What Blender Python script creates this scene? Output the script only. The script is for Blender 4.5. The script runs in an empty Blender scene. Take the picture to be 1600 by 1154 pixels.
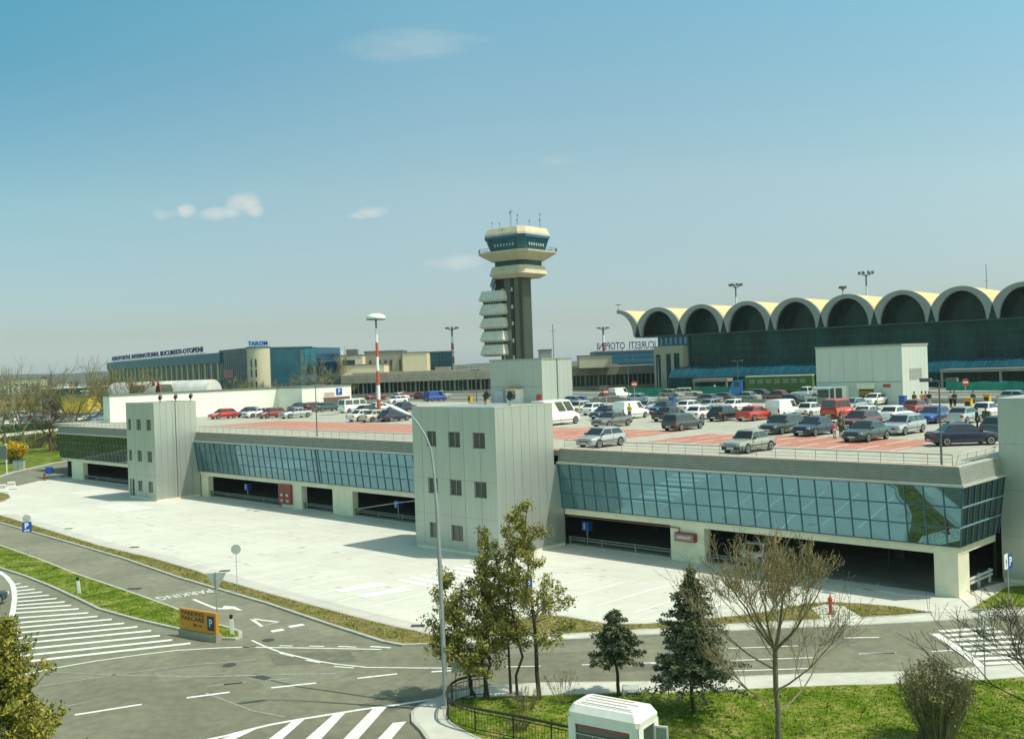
import bpy, bmesh, math, random
from mathutils import Vector, Matrix
R=math.radians; PI=math.pi
rnd=random.Random(7)
S=bpy.context.scene; C=S.collection
# ------------------------------------------------------------ camera, sky, sun, exposure
F,PITCH,ROLL,CH=1600.0,.005,.0345,15.0
UP=Vector((-math.sin(ROLL)*math.cos(PITCH),-math.cos(ROLL)*math.cos(PITCH),-math.sin(PITCH)))
FW=(Vector((0,0,1))-UP*UP.z).normalized(); RT=FW.cross(UP)
if RT.x<0: RT=-RT
cd=bpy.data.cameras.new('camera'); cam=bpy.data.objects.new('camera',cd); C.objects.link(cam); S.camera=cam
cd.sensor_width=36; cd.lens=36.0*F/1600; cd.clip_end=12000; cd.clip_start=.5
cam.matrix_world=Matrix(((RT.x,-RT.y,-RT.z,0),(FW.x,-FW.y,-FW.z,0),(UP.x,-UP.y,-UP.z,CH),(0,0,0,1)))
S.render.resolution_x=1024; S.render.resolution_y=738
SUND=Vector((.558,-.163,1.0)).normalized()
SEL=math.asin(SUND.z); SAZ=math.atan2(SUND.x,SUND.y)
w=bpy.data.worlds.new('World'); S.world=w; w.use_nodes=True
nt=w.node_tree; nt.nodes.clear()
def N(nt,t,**k):
    n=nt.nodes.new(t)
    for a,b in k.items(): setattr(n,a,b)
    return n
sky=N(nt,'ShaderNodeTexSky',sky_type='NISHITA',sun_disc=False,sun_elevation=SEL,sun_rotation=SAZ,altitude=0,air_density=.8,dust_density=.6,ozone_density=2.0)
bg=N(nt,'ShaderNodeBackground'); out=N(nt,'ShaderNodeOutputWorld'); bg.inputs[1].default_value=.105
tc=N(nt,'ShaderNodeTexCoord'); sep=N(nt,'ShaderNodeSeparateXYZ'); nt.links.new(tc.outputs['Generated'],sep.inputs[0])
def M_(op,a,b=None,clamp=False):
    n=N(nt,'ShaderNodeMath',operation=op,use_clamp=clamp)
    for i,v in enumerate((a,b)):
        if v is None: continue
        if isinstance(v,(int,float)): n.inputs[i].default_value=v
        else: nt.links.new(v,n.inputs[i])
    return n.outputs[0]
ymax=M_('MAXIMUM',sep.outputs[1],.05); cu=M_('DIVIDE',sep.outputs[0],ymax); cv=M_('DIVIDE',sep.outputs[2],ymax)
def noise(sc,det,off,sx=1,sy=1):
    cb=N(nt,'ShaderNodeCombineXYZ'); nt.links.new(M_('MULTIPLY',cu,sx),cb.inputs[0]); nt.links.new(M_('MULTIPLY',cv,sy),cb.inputs[1]); cb.inputs[2].default_value=off
    n=N(nt,'ShaderNodeTexNoise'); n.inputs['Scale'].default_value=sc; n.inputs['Detail'].default_value=det; n.inputs['Roughness'].default_value=.6
    nt.links.new(cb.outputs[0],n.inputs['Vector']); return n.outputs[0]
nz=noise(26,7,3.1); nzw=noise(9,6,8.2,1,5)
tot=None
def cloud(px,py,a,b,amt,nn,gain=1.6):
    global tot
    v=RT*(px-800)+Vector((0,0,0)); vec=Vector((px-800,py-577,F)); wv=Vector((vec.dot(RT),vec.dot(FW),vec.dot(UP)))
    u0,v0=wv.x/wv.y,wv.z/wv.y; a/=1600; b/=1600
    dx=M_('DIVIDE',M_('SUBTRACT',cu,u0),a); dy=M_('DIVIDE',M_('SUBTRACT',cv,v0),b)
    r=M_('ADD',M_('POWER',M_('ABSOLUTE',dx),2),M_('POWER',M_('ABSOLUTE',dy),2))
    m=M_('SUBTRACT',1,r); m=M_('ADD',m,M_('MULTIPLY',M_('SUBTRACT',nn,.5),3.4)); m=M_('MULTIPLY',m,gain*.5,True); m=M_('MULTIPLY',m,M_('SUBTRACT',2.2,r,True)); m=M_('MULTIPLY',m,amt)
    tot=m if tot is None else M_('MAXIMUM',tot,m)
for a in ((257,335,24,12,.75),(290,329,18,12,.75),(380,316,30,19,.85),(350,333,40,12,.6),(398,328,16,12,.6),(583,331,28,11,.65),(565,336,24,6,.4)): cloud(*a,nz)
cloud(650,68,120,26,.34,nzw,1.0); cloud(712,410,50,12,.34,nz); cloud(870,252,30,8,.10,nz)
mix=N(nt,'ShaderNodeMixRGB'); nt.links.new(tot,mix.inputs[0])
tint=N(nt,'ShaderNodeMixRGB',blend_type='MULTIPLY'); tint.inputs[0].default_value=1; 
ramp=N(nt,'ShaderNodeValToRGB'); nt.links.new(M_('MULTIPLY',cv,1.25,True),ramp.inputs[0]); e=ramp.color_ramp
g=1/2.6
e.elements[0].position=0; e.elements[0].color=(.66*g,.76*g,.85*g,1); e.elements[1].position=.98; e.elements[1].color=(2.2*g,2.1*g,1.25*g,1)  # zenith stop, above the view, brightened and warmed to add shadow fill
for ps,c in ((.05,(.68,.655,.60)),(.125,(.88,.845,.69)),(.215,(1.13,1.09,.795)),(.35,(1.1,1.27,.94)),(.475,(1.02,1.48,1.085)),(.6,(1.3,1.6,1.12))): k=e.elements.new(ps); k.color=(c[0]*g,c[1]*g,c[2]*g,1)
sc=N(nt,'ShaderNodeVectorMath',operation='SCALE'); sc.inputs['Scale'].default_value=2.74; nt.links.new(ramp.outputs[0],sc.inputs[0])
r2=N(nt,'ShaderNodeValToRGB'); nt.links.new(M_('ADD',M_('MULTIPLY',cu,1.0),.5,True),r2.inputs[0]); e=r2.color_ramp
e.elements[0].position=0; e.elements[0].color=(.52,.76,.84,1); e.elements[1].position=.75; e.elements[1].color=(1,1,1,1); k=e.elements.new(.45); k.color=(.96,.98,.99,1)
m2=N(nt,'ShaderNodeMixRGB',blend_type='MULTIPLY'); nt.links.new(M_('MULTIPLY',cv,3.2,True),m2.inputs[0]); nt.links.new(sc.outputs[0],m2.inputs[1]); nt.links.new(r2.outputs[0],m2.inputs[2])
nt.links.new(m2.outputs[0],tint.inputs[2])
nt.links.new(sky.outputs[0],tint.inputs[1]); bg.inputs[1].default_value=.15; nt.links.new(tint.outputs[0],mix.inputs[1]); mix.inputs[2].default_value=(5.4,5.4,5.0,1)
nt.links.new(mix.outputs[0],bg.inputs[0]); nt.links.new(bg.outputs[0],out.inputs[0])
sl=bpy.data.lights.new('sun','SUN'); sl.energy=4.25; sl.angle=R(.53); sl.color=(1,.95,.84)
sun=bpy.data.objects.new('sun',sl); C.objects.link(sun); sun.rotation_euler=SUND.to_track_quat('Z','Y').to_euler()
S.view_settings.view_transform='Standard'; S.view_settings.look='None'; S.view_settings.exposure=.0; S.view_settings.gamma=1
# ------------------------------------------------------------ helpers
def ray(px,py): v=Vector((px-800,py-577,F)); return Vector((v.dot(RT),v.dot(FW),v.dot(UP)))
def G(px,py,z=0.0): v=ray(px,py); t=(z-CH)/v.z; return Vector((v.x*t,v.y*t,z))
def D(px,py,Y): v=ray(px,py); t=Y/v.y; return Vector((v.x*t,Y,CH+v.z*t))
O2=Vector((26.4,61.5,0)); TH=math.atan2(-.7077,.7066)      # garage frame: local x runs along the facade to the right, y into the building
LX=Vector((math.cos(TH),math.sin(TH),0)); LY=Vector((-math.sin(TH),math.cos(TH),0))
def Lw(x,y,z=0): return O2+LX*x+LY*y+Vector((0,0,z))
def toL(p): d=Vector((p[0],p[1],0))-O2; return Vector((d.dot(LX),d.dot(LY),p[2] if len(p)>2 else 0))
MATS={}
def mat(name,col,rough=.7,metal=0.0,var=0.0,scale=3.0,bump=0.0,bscale=30.0,spec=.5,emit=None,var2=0.0,scale2=.3,stretch=None,coat=0):
    if name in MATS: return MATS[name]
    m=bpy.data.materials.new(name); m.use_nodes=True; t=m.node_tree; p=t.nodes['Principled BSDF']
    p.inputs['Roughness'].default_value=rough; p.inputs['Metallic'].default_value=metal; p.inputs['Specular IOR Level'].default_value=spec
    p.inputs['Coat Weight'].default_value=coat
    c=(col[0],col[1],col[2],1); p.inputs['Base Color'].default_value=c
    tcn=N(t,'ShaderNodeTexCoord'); src=tcn.outputs['Object']
    if stretch:
        mp=N(t,'ShaderNodeMapping'); mp.inputs['Scale'].default_value=stretch; t.links.new(src,mp.inputs[0]); src=mp.outputs[0]
    cur=None
    def layer(amt,sc,seed):
        nonlocal cur
        n=N(t,'ShaderNodeTexNoise'); n.inputs['Scale'].default_value=sc; n.inputs['Detail'].default_value=8; n.inputs['Roughness'].default_value=.62
        t.links.new(src,n.inputs['Vector'])
        mr=N(t,'ShaderNodeMapRange'); mr.inputs[1].default_value=.28; mr.inputs[2].default_value=.72; mr.inputs[3].default_value=1-amt; mr.inputs[4].default_value=1+amt
        t.links.new(n.outputs[0],mr.inputs[0])
        vm=N(t,'ShaderNodeVectorMath',operation='SCALE'); t.links.new(mr.outputs[0],vm.inputs['Scale'])
        if cur is None: vm.inputs[0].default_value=c[:3]
        else: t.links.new(cur,vm.inputs[0])
        cur=vm.outputs[0]
    if var: layer(var,scale,0)
    if var2: layer(var2,scale2,1)
    if cur is not None: t.links.new(cur,p.inputs['Base Color'])
    if bump:
        n=N(t,'ShaderNodeTexNoise'); n.inputs['Scale'].default_value=bscale; n.inputs['Detail'].default_value=5; t.links.new(tcn.outputs['Object'],n.inputs['Vector'])
        b=N(t,'ShaderNodeBump'); b.inputs['Strength'].default_value=bump; b.inputs['Distance'].default_value=.05
        t.links.new(n.outputs[0],b.inputs['Height']); t.links.new(b.outputs[0],p.inputs['Normal'])
    if emit: p.inputs['Emission Color'].default_value=c; p.inputs['Emission Strength'].default_value=emit
    MATS[name]=m; return m
class MB:
    def __init__(s): s.v=[]; s.f=[]; s.m=[]; s.k=0
    def add(s,vs,fs):
        o=len(s.v); s.v+=[tuple(v) for v in vs]
        for f in fs: s.f.append([i+o for i in f]); s.m.append(s.k)
        return s
    def box(s,x0,x1,y0,y1,z0,z1,T=None):
        vs=[Vector((x,y,z)) for z in (z0,z1) for x,y in ((x0,y0),(x1,y0),(x1,y1),(x0,y1))]
        if T: vs=[T@v for v in vs]
        return s.add(vs,[(3,2,1,0),(4,5,6,7),(0,1,5,4),(1,2,6,5),(2,3,7,6),(3,0,4,7)])
    def quad(s,*p): return s.add(p,[tuple(range(len(p)))])
    def prism(s,pts,z0,z1,T=None):
        n=len(pts); vs=[Vector((p[0],p[1],z0)) for p in pts]+[Vector((p[0],p[1],z1)) for p in pts]
        if sum(pts[i][0]*pts[(i+1)%n][1]-pts[(i+1)%n][0]*pts[i][1] for i in range(n))<0: vs=vs[:n][::-1]+vs[n:][::-1]
        if T: vs=[T@v for v in vs]
        return s.add(vs,[tuple(range(n))[::-1],tuple(range(n,2*n))]+[(i,(i+1)%n,n+(i+1)%n,n+i) for i in range(n)])
    def loft(s,rings,cap=True):
        n=len(rings[0]); vs=[v for r in rings for v in r]; fs=[]
        for k in range(len(rings)-1):
            for i in range(n): j=(i+1)%n; fs.append((k*n+i,k*n+j,(k+1)*n+j,(k+1)*n+i))
        if cap: fs+=[tuple(range(n))[::-1],tuple(range((len(rings)-1)*n,len(rings)*n))]
        return s.add(vs,fs)
    def tube(s,path,rad,n=6,cap=True):
        path=[Vector(p) for p in path]; rr=rad if isinstance(rad,(list,tuple)) else [rad]*len(path); rings=[]
        for i,p in enumerate(path):
            d=(path[min(i+1,len(path)-1)]-path[max(i-1,0)]); d=d.normalized() if d.length>1e-9 else Vector((0,0,1))
            a=d.cross(Vector((0,0,1)) if abs(d.z)<.95 else Vector((1,0,0))).normalized(); b=d.cross(a).normalized()
            rings.append([p+(a*math.cos(2*PI*k/n)+b*math.sin(2*PI*k/n))*rr[i] for k in range(n)])
        return s.loft(rings,cap)
    def lathe(s,prof,n=16,T=None):
        rings=[]
        for r,z in prof: rings.append([ (T@Vector((r*math.cos(2*PI*k/n),r*math.sin(2*PI*k/n),z))) if T else Vector((r*math.cos(2*PI*k/n),r*math.sin(2*PI*k/n),z)) for k in range(n)])
        return s.loft(rings)
    def build(s,name,m,parent=None,smooth=0,loc=None,rot=None):
        me=bpy.data.meshes.new(name); me.from_pydata(s.v,[],s.f)
        ms=m if isinstance(m,(list,tuple)) else [m]
        for x in ms: me.materials.append(x)
        if len(ms)>1: me.polygons.foreach_set('material_index',s.m)
        if smooth: me.shade_smooth(); me.set_sharp_from_angle(angle=R(smooth))
        me.update(); o=bpy.data.objects.new(name,me); C.objects.link(o)
        if parent: o.parent=parent
        if loc is not None: o.location=loc
        if rot is not None: o.rotation_euler=rot
        return o
def tag(o,label=None,cat=None,group=None,kind=None):
    if label: o['label']=label
    if cat: o['category']=cat
    if group: o['group']=group
    if kind: o['kind']=kind
    return o
def thing(name,label,cat,loc=(0,0,0),rz=0,group=None):
    o=bpy.data.objects.new(name,None); o.empty_display_size=.3; C.objects.link(o); o.location=loc; o.rotation_euler=(0,0,rz)
    return tag(o,label,cat,group)
def kids(o): return [c for c in ALLK.get(o.name,())]
ALLK={}
def dup(o,parent=None,paint=None):
    c=o.copy(); C.objects.link(c)
    if parent: c.parent=parent
    if paint and o.type=='MESH' and o.get('painted'):
        c.material_slots[0].link='OBJECT'; c.material_slots[0].material=paint
    for ch in list(o.children): dup(ch,c,paint)
    return c
def textmesh(name,txt,size,m,parent=None,loc=(0,0,0),rot=(0,0,0),ext=.01,sx=1,bold=0,ax='CENTER'):
    cu_=bpy.data.curves.new(name,'FONT'); cu_.body=txt; cu_.size=size; cu_.extrude=ext; cu_.align_x=ax; cu_.align_y='CENTER'; cu_.offset=bold; cu_.resolution_u=2
    t=bpy.data.objects.new('tmp',cu_); C.objects.link(t); bpy.context.view_layer.update()
    me=bpy.data.meshes.new_from_object(t.evaluated_get(bpy.context.evaluated_depsgraph_get())); bpy.data.objects.remove(t)
    me.name=name; me.materials.clear(); me.materials.append(m); o=bpy.data.objects.new(name,me); C.objects.link(o)
    if parent: o.parent=parent
    o.location=loc; o.rotation_euler=rot; o.scale=(sx,1,1); return o
def sheet(name,pts,z,m,label=None,kind='structure'):
    b=MB(); b.quad(*[(p[0],p[1],z) for p in pts]); 
    n=len(pts); a=sum(pts[i][0]*pts[(i+1)%n][1]-pts[(i+1)%n][0]*pts[i][1] for i in range(n))
    if a<0: b.f=[f[::-1] for f in b.f]
    o=b.build(name,m); tri(o); return tag(o,kind=kind)
def tri(o):
    bm=bmesh.new(); bm.from_mesh(o.data); bmesh.ops.triangulate(bm,faces=bm.faces[:]); bm.to_mesh(o.data); bm.free()
def inset(pts,d):
    n=len(pts); a=sum(pts[i][0]*pts[(i+1)%n][1]-pts[(i+1)%n][0]*pts[i][1] for i in range(n)); sg=1 if a>0 else -1; r=[]
    for i in range(n):
        p0,p1,p2=[Vector((pts[(i+k)%n][0],pts[(i+k)%n][1])) for k in (-1,0,1)]
        e1=(p1-p0).normalized(); e2=(p2-p1).normalized(); n1=Vector((-e1.y,e1.x)); n2=Vector((-e2.y,e2.x)); b=(n1+n2)
        b=b.normalized() if b.length>.1 else n1
        r.append(p1+b*sg*d/max(.45,b.dot(n1)))
    return r
def smoothpts(pts,it=1):
    pts=[Vector((p[0],p[1])) for p in pts]
    for _ in range(it):
        q=[]
        for i in range(len(pts)): a,b=pts[i],pts[(i+1)%len(pts)]; q+=[a*.75+b*.25,a*.25+b*.75]
        pts=q
    return pts

def split_letters(o):
    bm=bmesh.new(); bm.from_mesh(o.data); bm.verts.ensure_lookup_table(); seen=set(); isl=[]
    for v in bm.verts:
        if v.index in seen: continue
        st=[v]; comp=[]; seen.add(v.index)
        while st:
            q=st.pop(); comp.append(q.index)
            for e in q.link_edges:
                u=e.other_vert(q)
                if u.index not in seen: seen.add(u.index); st.append(u)
        isl.append(comp)
    for comp in isl:
        ix={v:i for i,v in enumerate(comp)}; me=bpy.data.meshes.new('letter'); cs=set(comp)
        me.from_pydata([bm.verts[v].co[:] for v in comp],[],[[ix[v.index] for v in f.verts] for f in bm.faces if f.verts[0].index in cs]); me.materials.append(o.data.materials[0])
        c=bpy.data.objects.new('letter',me); C.objects.link(c); c.parent=o.parent; c.location=o.location; c.rotation_euler=o.rotation_euler; c.scale=o.scale
    bm.free(); bpy.data.objects.remove(o)
# ------------------------------------------------------------ materials
m_asph=mat('asphalt',(.165,.168,.112),.9,var=.22,scale=1.6,bump=.25,bscale=60,var2=.28,scale2=.11)
m_asph2=mat('asphalt_slip',(.185,.186,.13),.9,var=.2,scale=1.4,bump=.25,bscale=60,var2=.22,scale2=.16)
m_side=mat('pavement_concrete',(.50,.50,.43),.85,var=.12,scale=1.2,bump=.15,bscale=40,var2=.15,scale2=.25)
m_kerb=mat('kerb_stone',(.40,.39,.33),.85,var=.25,scale=2.5)
m_paint=mat('road_paint',(.66,.68,.62),.7,var=.22,scale=3.5,var2=.15,scale2=14)
m_faint=mat('worn_road_paint',(.27,.28,.25),.8,var=.35,scale=4)
m_lotpaint=mat('lot_paint',(.82,.83,.78),.7,var=.06,scale=3)
m_grey=mat('grey_cladding',(.46,.49,.44),.42,metal=.55,var=.07,scale=.8,spec=.4,var2=.05,scale2=3,stretch=(1.6,1.6,.12))
m_greyd=mat('grey_louvre',(.30,.31,.265),.6,var=.10,scale=1.5)
m_pale=mat('pale_cladding',(.52,.56,.50),.55,var=.05,scale=.8,stretch=(1.6,1.6,.15))
m_midg=mat('mid_cladding',(.42,.46,.41),.55,var=.05,scale=.8,stretch=(1.6,1.6,.15))
m_seam=mat('cladding_seam',(.10,.11,.10),.7)
m_cream=mat('cream_render',(.74,.70,.53),.8,var=.09,scale=1.3,var2=.08,scale2=.2)
m_white=mat('white_wall',(.80,.80,.70),.7,var=.05,scale=.9)
m_frame=mat('blue_mullion',(.035,.12,.17),.4,spec=.5)
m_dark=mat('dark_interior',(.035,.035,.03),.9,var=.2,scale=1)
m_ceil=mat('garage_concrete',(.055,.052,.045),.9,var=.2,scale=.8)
m_metal=mat('galvanised_steel',(.42,.45,.44),.45,metal=.6,var=.12,scale=4)
m_black=mat('black_iron',(.018,.018,.016),.5)
m_red=mat('red_paint',(.42,.05,.03),.5,var=.1,scale=3)
m_blue=mat('blue_sign',(.015,.07,.33),.4)
m_wsign=mat('white_sign',(.75,.78,.76),.5)
m_orange=mat('orange_sign',(.52,.225,.01),.5,var=.06,scale=2)
m_brick=mat('red_bay_paint',(.42,.185,.125),.85,var=.18,scale=2.2,var2=.12,scale2=.3)
m_deck=mat('deck_concrete',(.37,.37,.30),.85,var=.12,scale=1.6,var2=.12,scale2=.2)
m_winw=mat('window_glass',(.05,.065,.06),.12,spec=.8)
m_glassd=mat('dark_green_glass',(.005,.046,.042),.18,spec=.16,var=.75,scale=.25,stretch=(1,1,.4))
def grassmat(name,a,b,c,s1=.55,s2=5):
    m=bpy.data.materials.new(name); m.use_nodes=True; t=m.node_tree; p=t.nodes['Principled BSDF']; p.inputs['Roughness'].default_value=.95; p.inputs['Specular IOR Level'].default_value=.1
    tcn=N(t,'ShaderNodeTexCoord'); n1=N(t,'ShaderNodeTexNoise'); n1.inputs['Scale'].default_value=s1; n1.inputs['Detail'].default_value=9; n1.inputs['Roughness'].default_value=.7
    n2=N(t,'ShaderNodeTexNoise'); n2.inputs['Scale'].default_value=s2; n2.inputs['Detail'].default_value=6; n2.inputs['Roughness'].default_value=.7
    for n in (n1,n2): t.links.new(tcn.outputs['Object'],n.inputs['Vector'])
    r=N(t,'ShaderNodeValToRGB'); e=r.color_ramp; e.elements[0].position=.40; e.elements[0].color=(*a,1); e.elements[1].position=.60; e.elements[1].color=(*c,1); k=e.elements.new(.5); k.color=(*b,1)
    mx=N(t,'ShaderNodeMath',operation='MULTIPLY_ADD'); mx.inputs[1].default_value=.45
    sb=N(t,'ShaderNodeMath',operation='MULTIPLY'); sb.inputs[1].default_value=.55; t.links.new(n1.outputs[0],sb.inputs[0]); t.links.new(n2.outputs[0],mx.inputs[0]); t.links.new(sb.outputs[0],mx.inputs[2])
    t.links.new(mx.outputs[0],r.inputs[0]); t.links.new(r.outputs[0],p.inputs['Base Color'])
    b_=N(t,'ShaderNodeBump'); b_.inputs['Strength'].default_value=.6; b_.inputs['Distance'].default_value=.08; t.links.new(n2.outputs[0],b_.inputs['Height']); t.links.new(b_.outputs[0],p.inputs['Normal'])
    return m
m_grass=grassmat('lawn',(.04,.085,.003),(.10,.16,.008),(.29,.265,.09))
m_verge=grassmat('dry_verge',(.09,.105,.02),(.17,.15,.05),(.25,.21,.10))
m_field=grassmat('far_field',(.05,.075,.02),(.09,.10,.035),(.15,.13,.07),.02,.3)
# lot concrete: slabs with darker joints and stains
def slabmat(name,col,w,h,ang):
    m=bpy.data.materials.new(name); m.use_nodes=True; t=m.node_tree; p=t.nodes['Principled BSDF']; p.inputs['Roughness'].default_value=.85
    tcn=N(t,'ShaderNodeTexCoord'); mp=N(t,'ShaderNodeMapping'); mp.inputs['Rotation'].default_value=(0,0,ang); t.links.new(tcn.outputs['Object'],mp.inputs[0])
    b=N(t,'ShaderNodeTexBrick'); b.offset=0; b.inputs['Scale'].default_value=1; b.inputs['Mortar Size'].default_value=.018; b.inputs['Brick Width'].default_value=w; b.inputs['Row Height'].default_value=h; b.inputs['Mortar Smooth'].default_value=.3
    b.inputs['Color1'].default_value=(*[c*.97 for c in col],1); b.inputs['Color2'].default_value=(*[c*1.02 for c in col],1); b.inputs['Mortar'].default_value=(*[c*.60 for c in col],1); t.links.new(mp.outputs[0],b.inputs['Vector'])
    n=N(t,'ShaderNodeTexNoise'); n.inputs['Scale'].default_value=.22; n.inputs['Detail'].default_value=9; n.inputs['Roughness'].default_value=.7; t.links.new(tcn.outputs['Object'],n.inputs['Vector'])
    mr=N(t,'ShaderNodeMapRange'); mr.inputs[1].default_value=.3; mr.inputs[2].default_value=.7; mr.inputs[3].default_value=.88; mr.inputs[4].default_value=1.05; t.links.new(n.outputs[0],mr.inputs[0])
    n2=N(t,'ShaderNodeTexNoise'); n2.inputs['Scale'].default_value=1.2; n2.inputs['Detail'].default_value=7; mp2=N(t,'ShaderNodeMapping'); mp2.inputs['Rotation'].default_value=(0,0,ang); mp2.inputs['Scale'].default_value=(.06,2.2,1); t.links.new(tcn.outputs['Object'],mp2.inputs[0]); t.links.new(mp2.outputs[0],n2.inputs['Vector'])
    mr2=N(t,'ShaderNodeMapRange'); mr2.inputs[1].default_value=.3; mr2.inputs[2].default_value=.7; mr2.inputs[3].default_value=.93; mr2.inputs[4].default_value=1.03; t.links.new(n2.outputs[0],mr2.inputs[0])
    mu=N(t,'ShaderNodeMath',operation='MULTIPLY'); t.links.new(mr.outputs[0],mu.inputs[0]); t.links.new(mr2.outputs[0],mu.inputs[1])
    v=N(t,'ShaderNodeVectorMath',operation='SCALE'); t.links.new(b.outputs[0],v.inputs[0]); t.links.new(mu.outputs[0],v.inputs['Scale']); t.links.new(v.outputs[0],p.inputs['Base Color'])
    return m
m_lot=slabmat('lot_concrete',(.59,.59,.51),6.2,5.0,-TH)
m_paver=slabmat('edge_pavers',(.52,.51,.45),.9,.9,-TH)
# mirror glass
def mirror(name,col,rough,var=.04):
    m=bpy.data.materials.new(name); m.use_nodes=True; t=m.node_tree; p=t.nodes['Principled BSDF']; p.inputs['Metallic'].default_value=1; p.inputs['Roughness'].default_value=rough
    p.inputs['Base Color'].default_value=(*col,1); return m
m_mirror=mirror('mirror_glass',(.135,.265,.315),.012)
m_mirrorb=mirror('blue_mirror_glass',(.10,.26,.40),.06)
m_mirrord=mirror('dark_mirror_glass',(.09,.13,.12),.03)
# ------------------------------------------------------------ ground, roads, lot
def gp(L,z=0): return [G(x,y,z).xy for x,y in L]
b=MB(); b.quad((-5500,-300,-.03),(5500,-300,-.03),(5500,7000,-.03),(-5500,7000,-.03)); tag(b.build('ground',m_field),kind='structure')
sheet('road',[(-170,-30),(150,-30),(150,150),(110,190),(60,200),(-175,200)],0,m_asph)
slip_top=[(-170,772),(0,818),(49,832),(129,855),(196,875),(276,903),(337,921),(400,939.6),(416.6,944.5),(509,976),(596,1004),(628,1010),(688.6,1008.7)]
strip_top=[(-170,752),(0,804.6),(55,821.5),(159.5,853.7),(245,873.6),(307,892),(350,907),(408,924),(489,946),(552.6,963),(616,979),(691,995),(740,980),(790,973),(840,962),(885,964),(925,972),(955,976),(1010,976),(1060,970),(1123,966),(1170,961),(1215,953),(1261,944),(1294,941.7),(1340,944),(1400,949),(1462,959)]
verge_bot=[(1462,960),(1400,965.6),(1340,968.5),(1276,971.8),(1215,975),(1123,979.5),(1061,984),(1000,987),(960,990),(900,993),(860,995),(763,999),(700,1004)]
walk_bot=[(690,1009.5),(763,1006.5),(800,1005),(900,1001),(1000,995),(1123,989.6),(1230,984),(1318,981),(1447,974),(1600,964),(1900,944)]
# parking lot
lot=gp([(-170,752)])+gp(strip_top[1:])+gp([(1508,957),(1573,917),(1640,913)])+[Lw(12,5.9).xy,Lw(.5,5.9).xy,Lw(0,4).xy,Lw(0,-.3).xy,Lw(0,.6).xy,Lw(-137,.6).xy]+gp([(97,746),(90.6,744),(61,751),(24.8,759.6),(0,765),(-170,800-60)])
sheet('parking_lot',lot,.03,m_lot)
# garage floor
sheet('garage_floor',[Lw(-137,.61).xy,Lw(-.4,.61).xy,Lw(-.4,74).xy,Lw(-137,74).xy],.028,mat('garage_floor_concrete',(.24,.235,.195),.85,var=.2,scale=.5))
def island(name,pts,m,z=.12,kerb=.2,kern='kerb',sm=0):
    if sm: pts=smoothpts(pts,sm)
    k=MB(); k.prism(pts,0,z); o=k.build(kern,m_kerb); tri(o); tag(o,kind='structure')
    return sheet(name,inset(pts,kerb),z+.006,m)
strip=gp(strip_top)+gp(verge_bot)+gp([(688,1008)])+gp(slip_top[::-1][1:])
island('grass_verge',strip,m_verge,kerb=.22)
walk=gp(verge_bot[::-1])+gp([(1508.6,957),(1600,953),(1900,930)])+gp(walk_bot[::-1])
island('pavement',walk,m_side,z=.126,kerb=.15)
patch=gp([(1512,955),(1573,918),(1640,915),(1900,912),(1900,931),(1600,952)])
island('grass_patch',patch,m_grass,z=.12,kerb=.12)
isl=[(-200,790),(0,852),(61,873.6),(122.7,898),(196,922.7),(261,945.7),(300.6,961),(337,976),(359,981),(378,988),(379,996),(368,1000),(340,999),(276,984),(214.7,970),(153,953),(122.7,938),(76.7,916.6),(37,901),(0,889),(-200,820)]
island('grass_island',gp(isl),m_grass)
fore=gp([(671,1165),(657,1144),(643,1130),(642,1115),(655,1104),(675,1095),(700,1086),(740,1079),(789,1073),(845,1069),(925,1068),(1050,1067),(1123,1061),(1261,1055),(1400,1052),(1539,1044),(1600,1040),(1900,1026)])+[(60,10),(-2,10)]
island('footpath',fore,m_side,z=.12,kerb=.15)
lawn=gp([(760,1165),(720.5,1146),(700,1133),(693,1121),(693,1109),(700,1100),(722,1093),(789,1091),(850,1089.5),(960,1086),(1050,1085),(1123,1082),(1215,1077.6),(1304,1074),(1407,1071.5),(1515,1067),(1600,1061),(1900,1045)])+[(58,12),(3,12)]
island('lawn',lawn,m_grass,z=.15,kerb=.12)
# far-left field beyond the access road, with its pale kerb
fl=gp([(-300,826),(0,746),(25,738),(60,730),(90,723),(118,719)])+[G(190,708).xy,Vector((-60,205)),Vector((-60,620)),Vector((-600,620)),Vector((-600,220))]
island('grass_field',fl,m_grass,z=.12,kerb=.9)
sm_=gp([(-30,776),(0,770),(14,773),(17,778),(5,784),(-30,790)]); island('grass_corner',sm_,m_verge,z=.14,kerb=.1)
sheet('access_road',gp([(-300,826+8),(0,747.5),(60,731.5),(118,720.5),(190,709)])+gp([(190,735),(120,741),(91,744),(61,751),(25,759.6),(0,765),(-300,800+55)]),.008,m_asph2)
sheet('slip_road',gp([(-170,774)])+gp(slip_top[1:-2])+gp([(600,1006),(500,1003),(390,998),(359,980),(300.6,960),(196,921.7),(122.7,897),(61,872.6),(0,851),(-200,789)]),.007,m_asph2)
# pale paver strip along the lot edge
e=gp(strip_top[1:12]); e2=inset(e+[Lw(-40,0).xy,Lw(-110,0).xy],1.3)[:len(e)]
sheet('paver_strip',[p for p in e]+[p for p in e2[::-1]],.036,m_paver)
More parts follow.
